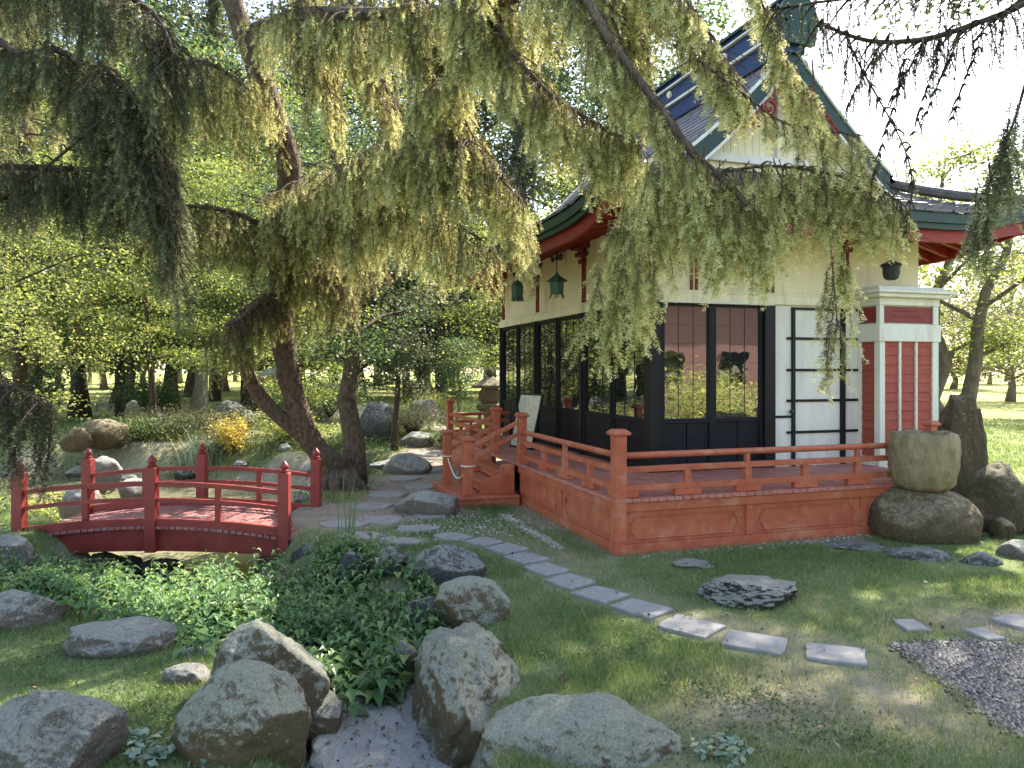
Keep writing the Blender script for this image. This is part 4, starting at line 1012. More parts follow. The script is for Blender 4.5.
class Spruce:
    def __init__(s, seed): s.rng = np.random.default_rng(seed); s.tri = []; s.ti = []; s.w = MB(); s.dead = MB()
    def hang(s, p, Lh, kind='norm', bright=0.0):
        L4 = (.25,.45,.7,1.0); i = int(np.argmin([abs(Lh-q) for q in L4])); h = lib(kind)[i][s.rng.integers(3)]
        k = Lh/L4[i]; a = s.rng.uniform(0,6.28); ca, sa = math.cos(a), math.sin(a)
        tx, ty = s.rng.normal(0,.10,2)
        def tf(v):
            x = v[...,0]*ca-v[...,1]*sa; y = v[...,0]*sa+v[...,1]*ca; z = v[...,2]*k
            return np.stack([x+tx*z, y+ty*z, z],-1)+np.asarray(p)
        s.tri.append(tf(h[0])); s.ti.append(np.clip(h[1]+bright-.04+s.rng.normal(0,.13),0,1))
        for ln, r_ in h[2]: s.w.tube(tf(ln)[::3], r_, 3, cap=False)
    def limb(s, pts, r0, r1, n=18, tube=True, seg=10):
        pts = np.array([tuple(p) for p in pts]); t = np.linspace(0,1,len(pts)); u = np.linspace(0,1,n)
        # catmull-ish smoothing by cubic interpolation
        def cr(u_):
            x = u_*(len(pts)-1); i = int(min(x,len(pts)-2)); f = x-i; P_ = [pts[max(i-1,0)],pts[i],pts[i+1],pts[min(i+2,len(pts)-1)]]
            return .5*((2*P_[1])+(-P_[0]+P_[2])*f+(2*P_[0]-5*P_[1]+4*P_[2]-P_[3])*f*f+(-P_[0]+3*P_[1]-3*P_[2]+P_[3])*f**3)
        c = np.array([cr(x) for x in u]); 
        if tube: s.w.tube(c, list(np.linspace(r0,r1,n)), seg)
        return c
    def dress(s, c, t0=0, t1=1, spacing=.18, lat=.7, hl=(.3,.7), kind='norm', hgap=.085, bright=0, skip=.0, zmin=None, downonly=False, ymax=None):
        rng = s.rng; c = np.asarray(c); seg = np.linalg.norm(np.diff(c,axis=0),axis=1); cum = np.concatenate([[0],np.cumsum(seg)]); tot = cum[-1]
        at = lambda l: np.array([np.interp(l,cum,c[:,k]) for k in range(3)])
        l = t0*tot; sgn = 1
        while l < t1*tot:
            p = at(l); d = at(min(l+.05,tot))-at(max(l-.05,0)); d /= np.linalg.norm(d)+1e-9
            if not downonly:
                for sgn in (-1,1):
                    sd = np.cross(d,[0,0,1]); sd = sd/(np.linalg.norm(sd)+1e-9)*sgn
                    dr = sd+d*rng.uniform(.2,.9)+np.array([0,0,rng.uniform(-.25,.6)]); dr /= np.linalg.norm(dr)
                    ln = lat*rng.uniform(.5,1.15)*(1-.35*l/tot); m = 6; q = [p+dr*ln*x+np.array([0,0,-.55*ln*x*x]) for x in np.linspace(0,1,m)]
                    s.w.tube(q, list(np.linspace(.009,.003,m)), 4, cap=False)
                    k = .06
                    while k < ln:
                        x = k/ln
                        if rng.random() > skip+.24:
                            b = p+dr*ln*x+np.array([0,0,-.55*ln*x*x]); Lh = rng.uniform(*hl)*(1-.35*x)*(.62+.55*abs(math.sin(l*3.1+sgn)))
                            if zmin is not None: Lh = min(Lh, max(b[2]-zmin,.15))
                            s.hang(b, Lh, kind, bright)
                        k += hgap*rng.uniform(.7,1.3)
            if rng.random() > skip+.1:
                Lh = rng.uniform(*hl)
                if zmin is not None: Lh = min(Lh, max(p[2]-zmin,.15))
                s.hang(p, Lh, kind, bright)
            l += spacing*rng.uniform(.7,1.3)
    def twigs(s, c, n, ln=.5):
        """bare hanging dead twigs"""
        for _ in range(n):
            p = c[s.rng.integers(len(c))]+s.rng.normal(0,.05,3); q = [p]; d = np.array([*s.rng.normal(0,.5,2),-1.0])
            for j in range(5): d = d+s.rng.normal(0,.35,3)*np.array([1,1,.3]); q.append(q[-1]+d/np.linalg.norm(d)*ln/5*s.rng.uniform(.6,1.2))
            s.w.tube(q, list(np.linspace(.005,.0015,6)), 3, cap=False)
    def finish(s, root, mat, bark):
        s.w.build('branches', bark, root, smooth='all')
        return soup('crown', np.concatenate(s.tri), np.concatenate(s.ti), mat, root)
# ---- the leaning spruce behind the footbridge
base = GD(347,492,-.03)
tA = empty('spruce_tree', base, 0, 'weeping spruce with a forked leaning trunk behind the footbridge, its sprays hanging over the picture', 'spruce tree')
sp = Spruce(1); sp.w = MB()
def rel(pts): return [Vector(p)-base for p in pts]
tw = MB()
trunkA = [GD(338,492,-.1), PX(330,462,10.7), PX(319,452,10.6), PX(303,425,10.4), PX(290,381,10.2), PX(283,340,10), PX(280,270,9.8), PX(284,219,9.6), PX(289,165,9.4), PX(273,113,9.2), PX(252,55,9.0), PX(232,0,8.8), PX(215,-60,8.7), PX(190,-160,8.6), PX(185,-280,8.6), PX(185,-520,8.6)]
cA = sp.limb(trunkA, .19, .19, 72, tube=False)
rad = np.interp(np.linspace(0,1,72), [0,.07,.17,.42,.62,.8,1], [.26,.17,.155,.145,.145,.10,.02])
tw.tube([Vector(p)-base for p in cA], list(rad*(1+.06*np.sin(np.arange(72)*1.7))), 16)
cF = sp.limb([PX(308,440,10.5), PX(290,425,10.35), PX(270,408,10.2), PX(255,388,10.0), PX(243,360,9.7), PX(236,320,9.4)], .1, .1, 20, tube=False)
tw.tube([Vector(p)-base for p in cF], list(np.linspace(.12,.075,20)), 12)
for k in range(7):   # root flare
    a = k*.9; tw.tube([Vector((-.1,0,.28))+Vector((.1*math.cos(a),.1*math.sin(a),0)), Vector((-.06+.26*math.cos(a),.26*math.sin(a),.06)), Vector((.45*math.cos(a),.45*math.sin(a),-.06))], [.12,.08,.03], 8)
trunk_obj = tw.build('trunk', MT['bark_spruce'], tA, smooth='all')
def L(pts, r0, r1, n=18): return sp.limb(pts, r0, r1, n)
l1 = L([PX(252,30,9), PX(300,14,8.4), PX(360,14,7.8), PX(430,12,7.3), PX(500,2,6.9), PX(560,-20,6.6)], .075, .05, 22)
l2 = L([PX(430,-190,7.6), PX(520,-110,6.6), PX(585,-2,5.8), PX(612,45,5.6), PX(645,88,5.5), PX(690,150,5.3), PX(722,178,5.2), PX(748,205,5.1)], .05, .02, 30)
l3 = L([PX(288,190,9.5), PX(305,206,8.9), PX(322,212,8.4), PX(360,215,8.0)], .05, .02)
l4 = L([PX(285,205,9.4), PX(330,180,8.4), PX(372,162,7.6), PX(420,146,7.2), PX(470,140,6.9)], .045, .02)
l5 = L([PX(722,172,5.2), PX(770,166,5.2), PX(820,172,5.2), PX(868,184,5.2), PX(895,200,5.2)], .012, .006)
l6 = L([PX(470,-60,7.2), PX(500,30,6.7), PX(545,90,6.4), PX(590,120,6.2), PX(640,150,6.0)], .03, .01)
l7 = L([PX(560,-50,6.4), PX(650,-10,6.0), PX(700,40,5.8), PX(735,70,5.7)], .02, .008)
l8 = L([PX(283,240,9.6), PX(240,215,9.0), PX(190,206,8.4), PX(150,212,8.0)], .04, .015)
l9 = L([PX(280,290,9.8), PX(262,300,9.3), PX(240,318,9.0), PX(225,325,8.8)], .04, .02)
l10 = L([PX(283,120,9.3), PX(250,90,8.7), PX(200,60,8.0), PX(165,80,7.6)], .035, .012)
l11 = L([PX(400,-60,7.6), PX(440,60,7.3), PX(480,150,7.1), PX(520,200,7.0)], .02, .008)
l12 = L([PX(360,-50,8.4), PX(370,40,8.1), PX(395,110,8.0)], .025, .01)
l13 = L([PX(284,250,9.7), PX(320,262,9.3), PX(352,270,9.0)], .03, .012)
D = sp.dress
D(l1,.06,1,.12,.55,(.35,.75),'norm',.085,.08,.10)
D(l4,.10,1,.10,.75,(.4,.85),'norm',.075,.05,.05)
D(l11,.1,1,.10,.65,(.4,.85),'norm',.075,.10,.05)
D(l12,.1,1,.14,.6,(.4,.7),'norm',.09,.05,.1)
D(l6,.05,1,.10,.6,(.3,.6),'lush',.075,.14,.05)
D(l2,.20,.95,.10,.42,(.22,.5),'lush',.07,.16,.08)
D(l7,.1,1,.11,.42,(.2,.42),'lush',.075,.16,.15)
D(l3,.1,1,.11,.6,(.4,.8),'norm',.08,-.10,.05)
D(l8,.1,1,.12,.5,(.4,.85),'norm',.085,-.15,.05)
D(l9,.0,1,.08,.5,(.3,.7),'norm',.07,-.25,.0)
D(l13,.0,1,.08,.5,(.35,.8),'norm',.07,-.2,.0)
D(l10,.1,1,.13,.65,(.4,.9),'norm',.085,-.05,.1)
D(l5,.0,1,.07,.18,(.18,.40),'lush',.06,.2,.05)
l18 = L([PX(735,-60,5.2), PX(765,10,5.15), PX(785,60,5.1), PX(815,100,5.1)], .010, .004); D(l18,.2,1,.07,.16,(.15,.32),'lush',.06,.15,.05)
l19 = L([PX(700,60,5.4), PX(745,95,5.3), PX(790,125,5.2), PX(860,135,5.15)], .010, .004); D(l19,.0,1,.08,.14,(.14,.28),'lush',.07,.18,.15)
l20 = L([PX(640,-50,5.9), PX(690,5,5.7), PX(720,50,5.6), PX(735,90,5.5)], .012, .004); D(l20,.1,1,.08,.25,(.2,.4),'lush',.07,.12,.05)
l14 = L([PX(350,215,8.0), PX(395,205,7.6), PX(440,215,7.3), PX(480,240,7.1)], .02, .008); D(l14,.0,1,.10,.55,(.3,.7),'norm',.08,.05,.05)
l15 = L([PX(600,-60,6.3), PX(615,20,6.1), PX(625,90,6.0), PX(600,150,5.9)], .016, .006); D(l15,.1,1,.11,.5,(.25,.5),'lush',.08,.14,.1)
l16 = L([PX(350,-80,8.8), PX(300,-20,8.4), PX(320,60,8.1), PX(335,110,8.0)], .018, .006); D(l16,.1,1,.13,.55,(.35,.7),'norm',.09,.05,.1)
l17 = L([PX(500,-60,6.8), PX(480,20,6.8), PX(450,80,6.9), PX(430,110,7.0)], .018, .006); D(l17,.1,1,.12,.55,(.3,.6),'lush',.08,.1,.1)
# the crown above the picture
up_ = sp.rng
for k in range(18):
    z0_ = 7.4+k*.24; a_ = k*2.4; ctr = np.array(PX(190,-160,8.6)); c0 = np.array([ctr[0]-.02*k, ctr[1], z0_]); d_ = np.array([math.cos(a_),math.sin(a_),.05]); R_ = 2.6*(1-k/24)
    if c0[1]+d_[1]*R_ < 4.5: R_ = min(R_, 2.0)
    c_ = sp.limb([c0, c0+d_*R_*.5, c0+d_*R_+np.array([0,0,-.25*R_])], .04, .01, 10)
    D(c_,.15,1,.42,.5,(.4,.8),'far',.28,0,.1)
# curtain pieces that fall in front of the pavilion corner
for (px,y0,Y,ln,n,kd) in [(655,175,5.4,.55,5,'lush'),(640,200,5.45,.7,6,'lush'),(622,222,5.4,.75,6,'lush'),(608,250,5.35,.72,5,'lush'),(665,205,5.3,.5,5,'lush'),(690,190,5.3,.38,5,'lush'),(645,235,5.35,.65,4,'lush'),(628,270,5.3,.55,4,'lush')]:
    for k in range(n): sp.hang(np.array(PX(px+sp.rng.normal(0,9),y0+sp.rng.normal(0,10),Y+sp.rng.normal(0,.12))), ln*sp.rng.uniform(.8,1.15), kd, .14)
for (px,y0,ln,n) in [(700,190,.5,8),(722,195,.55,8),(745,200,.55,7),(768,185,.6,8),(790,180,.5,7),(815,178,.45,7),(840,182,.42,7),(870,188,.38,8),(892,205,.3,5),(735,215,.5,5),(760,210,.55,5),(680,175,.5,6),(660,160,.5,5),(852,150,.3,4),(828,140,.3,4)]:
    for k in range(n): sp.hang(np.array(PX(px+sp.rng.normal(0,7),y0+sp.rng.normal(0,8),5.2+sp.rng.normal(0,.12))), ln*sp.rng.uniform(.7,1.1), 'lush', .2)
c_ = sp.limb([PX(812,60,5.2),PX(818,120,5.15),PX(826,190,5.1),PX(832,262,5.1),PX(838,330,5.1)], .007, .004, 14)
for k in range(7): sp.hang(np.array(PX(834+sp.rng.normal(0,5),262+sp.rng.uniform(-10,70),5.1+sp.rng.normal(0,.04))), sp.rng.uniform(.35,.62), 'norm', .08)
for k in range(5): sp.hang(np.array(PX(845+sp.rng.normal(0,5),250+sp.rng.uniform(-10,50),5.1)), sp.rng.uniform(.25,.4), 'lush', .25)
for l_ in (l2,l5,l4,l6,l11,l7): sp.twigs(l_, 60, .5)
for l_ in (l3,l8,l10,l1,l12,l13): sp.twigs(l_, 60, .7)
sp.twigs(cA[18:50], 110, .7)
brs = sp.w.build('branches', MT['bark_spruce'], tA, smooth='all'); brs.location = -base
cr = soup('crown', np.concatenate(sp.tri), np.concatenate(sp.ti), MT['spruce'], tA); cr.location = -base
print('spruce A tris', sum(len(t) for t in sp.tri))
# ---- dark spruce on the left, trunk outside the picture
baseL = Vector((-8.2,7.4,0)); tL = empty('spruce_tree', baseL, 0, 'dark shaded spruce whose drooping branches enter from the left picture edge', 'spruce tree')
sp = Spruce(2); w = MB(); w.tube([(0,0,-.2),(.1,0,2),(.2,.1,5),(.3,.1,9)], [.24,.19,.15,.06], 12); w.build('trunk', MT['bark_dark'], tL, smooth='all')
tr = lambda z: Vector((-8.0,7.4,z))
q1 = sp.limb([tr(4.2), PX(-60,150,7.6), PX(0,165,7.4), PX(60,168,7.2), PX(120,172,7.0)], .05, .02)
q2 = sp.limb([tr(5.2), PX(-40,30,7.6), PX(20,55,7.4), PX(60,50,7.3), PX(98,88,7.2), PX(118,115,7.0), PX(150,150,6.9)], .05, .018)
q3 = sp.limb([tr(2.2), PX(-60,250,7.6), PX(0,200,7.2), PX(40,172,7.0), PX(90,130,6.8), PX(110,110,6.7)], .022, .01)
q4 = sp.limb([tr(5.8), PX(0,-30,7.8), PX(80,-20,7.4), PX(150,10,7.1), PX(175,60,6.9)], .045, .018)
q5 = sp.limb([tr(2.6), PX(-60,330,6.2), PX(-20,375,5.6), PX(20,390,5.3), PX(46,405,5.2)], .02, .006)
q6 = sp.limb([PX(100,62,7.2), PX(140,110,7.0), PX(165,180,6.9), PX(172,235,6.9)], .03, .012)
D = sp.dress
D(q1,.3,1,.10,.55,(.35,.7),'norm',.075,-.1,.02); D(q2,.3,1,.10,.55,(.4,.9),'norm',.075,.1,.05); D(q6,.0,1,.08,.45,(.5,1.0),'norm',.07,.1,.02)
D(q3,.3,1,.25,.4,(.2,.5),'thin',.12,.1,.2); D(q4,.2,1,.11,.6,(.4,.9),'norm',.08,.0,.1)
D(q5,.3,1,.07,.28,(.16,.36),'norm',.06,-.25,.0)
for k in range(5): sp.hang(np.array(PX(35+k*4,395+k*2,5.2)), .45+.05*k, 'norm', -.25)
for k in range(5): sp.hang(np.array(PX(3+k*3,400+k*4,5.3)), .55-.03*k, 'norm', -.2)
for l_ in (q1,q2,q4,q6): sp.twigs(l_, 80, .7)
brs = sp.w.build('branches', MT['bark_dark'], tL, smooth='all'); brs.location = -baseL
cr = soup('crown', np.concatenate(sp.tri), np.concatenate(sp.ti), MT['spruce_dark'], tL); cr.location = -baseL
# ---- spruce outside the right edge, fine twigs across the top right
baseR = Vector((5.2,3.6,0)); tR = empty('spruce_tree', baseR, 0, 'spruce outside the right picture edge with fine dark twigs across the top right sky', 'spruce tree')
sp = Spruce(3); w = MB(); w.tube([(0,0,-.2),(-.05,0,2),(0,.1,5),(0,.1,8)], [.20,.16,.12,.05], 12); w.build('trunk', MT['bark_dark'], tR, smooth='all')
z1 = sp.limb([Vector((5.2,3.6,4.6)), PX(1100,-40,4.4), PX(1024,4,4.3), PX(980,22,4.25), PX(930,38,4.2), PX(880,42,4.2), PX(845,34,4.2), PX(820,22,4.2)], .022, .009, 26)
z2 = sp.limb([Vector((5.2,3.6,5.2)), PX(1060,-50,4.6), PX(980,-20,4.5), PX(900,-8,4.4), PX(820,2,4.4), PX(770,10,4.4)], .018, .006, 22)
z3 = sp.limb([PX(845,34,4.2), PX(862,70,4.2), PX(885,110,4.2), PX(905,150,4.2), PX(912,185,4.2), PX(905,235,4.2)], .006, .003, 16)
z4 = sp.limb([Vector((5.2,3.6,3.6)), PX(1090,80,4.5), PX(1035,70,4.5), PX(1018,110,4.5), PX(1000,160,4.5), PX(980,200,4.5)], .014, .005, 16)
D = sp.dress
D(z1,.25,1,.07,.25,(.14,.5),'thin',.075,-.05,.2); D(z2,.3,1,.08,.3,(.14,.36),'thin',.075,-.1,.15); D(z3,.1,1,.09,.08,(.10,.2),'thin',.07,.15,.4)
for k in range(34): sp.hang(np.array(PX(1016-1.2*k+sp.rng.normal(0,4),100+3.6*k+sp.rng.normal(0,8),4.5+sp.rng.normal(0,.08))), sp.rng.uniform(.2,.4), 'norm', .15)
for (px,py,ln) in [(940,40,.7),(905,60,.75),(880,42,.4),(960,30,.5),(985,20,.6),(925,40,.35)]:
    c_ = sp.limb([PX(px,py,4.2), PX(px-6,py+40*ln,4.2), PX(px-22,py+110*ln,4.2), PX(px-34,py+170*ln,4.2)], .004, .002, 8, seg=4)
    D(c_,.0,1,.07,.07,(.06,.14),'thin',.06,-.2,.3)
sp.twigs(z1, 30, .35)
brs = sp.w.build('branches', MT['bark_dark'], tR, smooth='all'); brs.location = -baseR
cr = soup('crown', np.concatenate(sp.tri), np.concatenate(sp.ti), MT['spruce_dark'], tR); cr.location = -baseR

# ================================================================== BROADLEAF / FAR TREES
def tree_mesh(seed, h, cr_, z0, tr_, nleaf, ls, mat, bark, root, lean=(0,0), nb=12, clump=.16, up=.5, multi=1, flat=.7, nsub=4):
    rng = np.random.default_rng(seed); w = MB(); tips = []
    for m_ in range(multi):
        a0 = rng.uniform(0,6.28); off = np.array([math.cos(a0),math.sin(a0),0])*(.12*h*(multi>1))
        tp = [np.array([0,0,-.15])]; K = 9
        for i in range(1,K+1):
            t = i/K; tp.append(np.array([lean[0]*t*t*h, lean[1]*t*t*h, 0])+off*t+np.array([*(rng.normal(0,.014*h,2)), t*h*.88]))
        tp = np.array(tp); w.tube(tp, [tr_*(1.45 if i==0 else 1)*(1-.85*i/K) for i in range(K+1)], 10)
        nbb = nb//multi+2
        for b in range(nbb):
            t = z0/h+(1-z0/h)*(b+rng.random()*.8)/nbb*.95; t = min(t,.97); p = np.array([np.interp(t*K/.95*.95, np.arange(K+1), tp[:,k]) for k in range(3)])
            a = b*2.4+rng.uniform(-.4,.4); s_ = math.sin(math.pi*min(max((t*h-z0)/(h-z0),.0),1)*.8+.35)
            R_ = cr_*max(s_,.25)*rng.uniform(.75,1.15); d = np.array([math.cos(a),math.sin(a),rng.uniform(.05,.5)])
            e = p+d*R_; mid = p+d*R_*.5+np.array([0,0,.08*R_]); q = [p,mid,e]
            w.tube(q, [tr_*.38*(1-t*.6),tr_*.22*(1-t*.6),tr_*.06], 6, cap=False)
            for c in range(nsub):
                f = rng.uniform(.35,1.05); c0 = p+(e-p)*min(f,1); d2 = unit(rng.normal(size=3)*np.array([1,1,.45])); l2_ = R_*rng.uniform(.2,.5)
                c1 = c0+d2*l2_; w.tube([c0,(c0+c1)/2+np.array([0,0,.04*l2_]),c1],[tr_*.12,tr_*.08,tr_*.03],4,cap=False); tips.append(c1); tips.append((c0+c1)/2)
            tips.append(e)
    tips = np.array(tips); k = rng.integers(0,len(tips),nleaf); sg = clump*cr_*rng.uniform(.5,1.3,len(tips))[k]
    cen = tips[k]+rng.normal(size=(nleaf,3))*sg[:,None]*np.array([1,1,flat*.7])
    tc_ = rng.uniform(-.22,.18,len(tips))[k]
    cen[:,2] = np.where(cen[:,2] < z0*.7, z0*.7+rng.random(nleaf)*z0*.25, cen[:,2])
    w.build('trunk', bark, root, smooth='all')
    return soup('crown', leaves(rng, cen, ls, up), np.clip(.40+tc_+rng.normal(0,.14,nleaf),0,1), mat, root)
def tree(px, py, Y, label, cat='tree', group=None, rz=0, name='broadleaf_tree', **k):
    x = (px-512)/F*Y; r = empty(name, (x,Y,gz(x,Y)), rz, label, cat, group); tree_mesh(root=r, **k); return r
TB = 'trees around the pond and pavilion'
ML, GL, LL, FT, YL = MT['leaf_maple'], MT['leaf_green'], MT['leaf_lime'], MT['field_tree'], MT['leaf_yellow']
BG_, BD, BS = MT['bark_grey'], MT['bark_dark'], MT['bark_spruce']
tree(352,0,11.1,'upright thick trunked tree growing right beside the forked leaning spruce', group=TB, name='cedar_tree', seed=31,h=6.3,cr_=1.7,z0=1.75,tr_=.17,nleaf=16000,ls=.055,mat=GL,bark=BS,nb=16,clump=.15,up=.2,lean=(-.03,0))
tree(150,0,19,'broad maple with yellow green and rusty leaves above the far side of the pond', 'maple tree', TB, name='maple_tree', seed=32,h=7.5,cr_=3.9,z0=2.0,tr_=.10,nleaf=42000,ls=.075,mat=ML,bark=BD,nb=20,clump=.11,flat=.4)
tree(80,0,27,'large tree with a dark flared trunk at the left edge of the mulch slope', group=TB, seed=33,h=13,cr_=5.5,z0=2.6,tr_=.30,nleaf=30000,ls=.14,mat=ML,bark=BD,nb=18)
tree(171,0,26,'tall tree with a short dark reddish trunk beyond the pond', group=TB, seed=34,h=14,cr_=5,z0=2.3,tr_=.26,nleaf=26000,ls=.14,mat=GL,bark=BD,nb=18)
tree(195,0,25,'tall tree with a straight grey trunk right of the reddish trunked one', group=TB, seed=35,h=12,cr_=4,z0=2.6,tr_=.24,nleaf=20000,ls=.13,mat=ML,bark=BG_,nb=16)
tree(-30,0,13,'thin branched yellow green tree at the left picture edge beyond the footbridge', group=TB, seed=36,h=6.5,cr_=3,z0=1.7,tr_=.10,nleaf=18000,ls=.065,mat=LL,bark=BD,nb=14,clump=.12,lean=(.03,0))
tree(408,0,44,'green tree whose low boughs hang dark over the garden mounds', group=TB, seed=37,h=15,cr_=6,z0=3.2,tr_=.22,nleaf=17000,ls=.14,mat=GL,bark=BD,nb=18)
tree(394,0,15.5,'slender dark leaved tree with foliage hanging low beside the path', group=TB, seed=38,h=5.2,cr_=1.15,z0=1.3,tr_=.07,nleaf=9000,ls=.075,mat=MT['spruce_dark'],bark=BD,nb=12,clump=.2,lean=(-.02,0))
tree(508,0,20,'yellow green tree with crooked limbs behind the far end of the veranda', group=TB, seed=39,h=6.8,cr_=2.8,z0=2.0,tr_=.14,nleaf=24000,ls=.075,mat=LL,bark=BD,nb=16,clump=.13)
tree(459,0,22,'small clipped round crowned evergreen on a thin stem left of the veranda', 'clipped tree', TB, name='clipped_tree', seed=40,h=2.9,cr_=.75,z0=1.0,tr_=.07,nleaf=9000,ls=.055,mat=GL,bark=BG_,nb=16,clump=.3,nsub=5)
tree(948,0,12.6,'leaning yellow green tree with forked grey trunk right of the pavilion alcove', group=TB, name='maple_tree', seed=41,h=6.2,cr_=2.4,z0=2.1,tr_=.15,nleaf=17000,ls=.07,mat=LL,bark=BG_,nb=12,lean=(.14,.02),clump=.15,multi=2)
tree(1075,0,26,'pale olive open tree beyond the lawn at the right picture edge', group=TB, seed=42,h=6.8,cr_=3.6,z0=1.4,tr_=.16,nleaf=13000,ls=.12,mat=MT['leaf_olive'],bark=BG_,nb=18)
tree(1010,0,40,'feathery grey green tree at the edge of the meadow right of the pavilion', group=TB, seed=43,h=8.2,cr_=4.6,z0=1.2,tr_=.2,nleaf=13000,ls=.17,mat=MT['leaf_olive'],bark=BG_,nb=18)
tree(300,0,19,'yellow leaved small tree behind the forked leaning trunk', group=TB, seed=45,h=3.6,cr_=1.7,z0=.9,tr_=.06,nleaf=7000,ls=.08,mat=LL,bark=BD,nb=12)
tree(-140,0,20,'tall dense tree beyond the left picture edge behind the spruce sprays', group=TB, seed=46,h=13,cr_=4.5,z0=1.5,tr_=.3,nleaf=15000,ls=.15,mat=GL,bark=BD,nb=18)
tree(250,0,31,'big yellow green tree standing behind the small red pavilion', group=TB, seed=47,h=15,cr_=6,z0=3.2,tr_=.28,nleaf=24000,ls=.16,mat=ML,bark=BD,nb=18)
tree(1075,0,10.8,'tall tree outside the right picture edge shading the front lawn', group='trees outside the picture', seed=48,h=13.5,cr_=3.5,z0=9.0,tr_=.22,nleaf=30000,ls=.12,mat=GL,bark=BD,nb=18,clump=.2)
tree(120,0,36,'very tall green tree behind the maple and the far tree trunks', group=TB, seed=49,h=19,cr_=7,z0=3.5,tr_=.4,nleaf=18000,ls=.24,mat=GL,bark=BD,nb=20)
tree(-20,0,33,'very tall yellow green tree behind the shaggy conifer at the left', group=TB, seed=50,h=18,cr_=6.5,z0=3,tr_=.4,nleaf=18000,ls=.24,mat=LL,bark=BD,nb=20)
tree(360,0,46,'very tall green tree behind the garden mounds and the double trunk', group=TB, seed=51,h=25,cr_=8,z0=3.2,tr_=.35,nleaf=18000,ls=.22,mat=GL,bark=BD,nb=20)
tree(490,0,43,'tall bright tree rising left of the pavilion roof far behind', group=TB, seed=52,h=21,cr_=6.5,z0=3,tr_=.3,nleaf=16000,ls=.2,mat=FT,bark=BD,nb=20)
DK = MT['spruce_dark']
for (px_,Y_,h_,c_r,sd_,m_,lb) in [(640,46,31,8,53,GL,'towering green tree far behind the pavilion ridge'),(565,52,31,8,54,DK,'towering dark tree far behind the left end of the roof'),(430,50,31,8.5,55,DK,'towering dark tree far behind the center of the picture, above the garden mounds'),
      (190,47,30,9,56,DK,'towering dark tree far behind the maple beyond the pond'),(30,42,28,8.5,57,GL,'towering green tree far behind the shaggy conifer at the left'),(300,54,32,9,58,GL,'towering green tree far behind the leaning spruce')]:
    tree(px_,0,Y_,lb,group=TB,seed=sd_,h=h_,cr_=c_r,z0=5.5,tr_=.34,nleaf=24000,ls=.30,mat=m_,bark=BD,nb=22,clump=.17)
# tall conifer behind the pavilion
def conifer(px, Y, h, r_, seed, label, mat, z0=1.0, kind='far', dens=1.0, lean=0):
    x = (px-512)/F*Y; b0 = Vector((x,Y,gz(x,Y))); rt = empty('conifer_tree', b0, 0, label, 'conifer', 'tall conifers in the garden'); s_ = Spruce(seed)
    w = MB(); w.tube([(0,0,-.2),(0,0,h*.3),(.1,0,h*.7),(0,0,h)], [h*.014,h*.012,h*.007,.01], 10); w.build('trunk', BD, rt, smooth='all')
    rng = s_.rng; z = z0
    while z < h-.3:
        R_ = r_*(1-z/h)**.7*rng.uniform(.7,1.1); nb = 5
        for k in range(nb):
            a = rng.uniform(0,6.28); d = np.array([math.cos(a),math.sin(a),0]); q = [np.array([0,0,z])+d*R_*t+np.array([0,0,-.35*R_*t*t+.1*R_*t]) for t in np.linspace(0,1,6)]
            s_.w.tube(q, list(np.linspace(.03,.008,6)), 4, cap=False)
            for t in np.arange(.2,1.01,.13/dens):
                p = q[0]*(1-t)+q[-1]*t+rng.normal(0,.07*R_,3); s_.hang(p, rng.uniform(.4,.9)*(1.1-.4*t), kind, rng.uniform(-.2,.1))
        z += .42*rng.uniform(.8,1.2)/dens**.5
    s_.finish(rt, mat, BD); return rt
conifer(522,34,16,2.6,71,'tall dark conifer standing close behind the pavilion left of its ridge', MT['spruce_dark'], 2.5)
conifer(440,41,20,3.8,72,'broad conifer with a dark trunk farther behind the pavilion', MT['spruce_dark'], 2.8)
conifer(120,27,14,3.2,73,'blue green conifer rising far behind the footbridge and the maple', MT['spruce_dark'], 3.0)
conifer(335,42,23,4.2,74,'tall conifer far behind the upright thick trunked tree', MT['spruce_dark'], 3.4)
conifer(215,40,23,4.2,76,'tall dark conifer behind the far grey trunk, left of the leaning spruce', MT['spruce_dark'], 3.0)
conifer(640,33,17,3.2,78,'tall conifer behind the middle of the pavilion roof ridge', MT['spruce_dark'], 4.0)
conifer(20,18,12,2.8,75,'tall shaggy conifer at the left behind the spruce sprays', MT['spruce'], 2.6)
# far tree line across the meadow: copies of three prototypes
protos = []
for i, (mt_, sd) in enumerate(((FT,81),(LL,82),(GL,83))):
    r = empty('meadow_tree', (0,0,0)); tree_mesh(sd, 9.0, 4.0, 1.6, .22, 5200, .36, mt_, BG_, r, nb=16, clump=.17); protos.append(r)
rr = random.Random(12); spots = []
for i in range(44):
    px = -120+i*29+rr.uniform(-10,10); Y = rr.choice([62,75,88,100,115])+rr.uniform(-6,6); spots.append((px,Y))
spots += [(425,48),(445,60),(690,55),(40,48),(300,55),(225,60),(560,50),(1060,58)]
adj = ['rounded','open','dense','lopsided','tall','low','narrow','wide','pale','dull green','bright','shaggy']
nm_used = {}
for i, (px,Y) in enumerate(spots):
    pr = protos[i%3]; o = pr if i < 3 else copy_tree(pr); k = rr.uniform(.8,1.45)*(1.25 if Y > 80 else 1)
    if px > 900: k *= .72
    x = (px-512)/F*Y; o.location = (x,Y,0); o.scale = (k*rr.uniform(.9,1.2),k*rr.uniform(.9,1.2),k); o.rotation_euler = (0,0,rr.uniform(0,6.28))
    tag(o, 'distant sunlit tree of the row at the far edge of the meadow', 'tree', 'distant trees beyond the meadow')

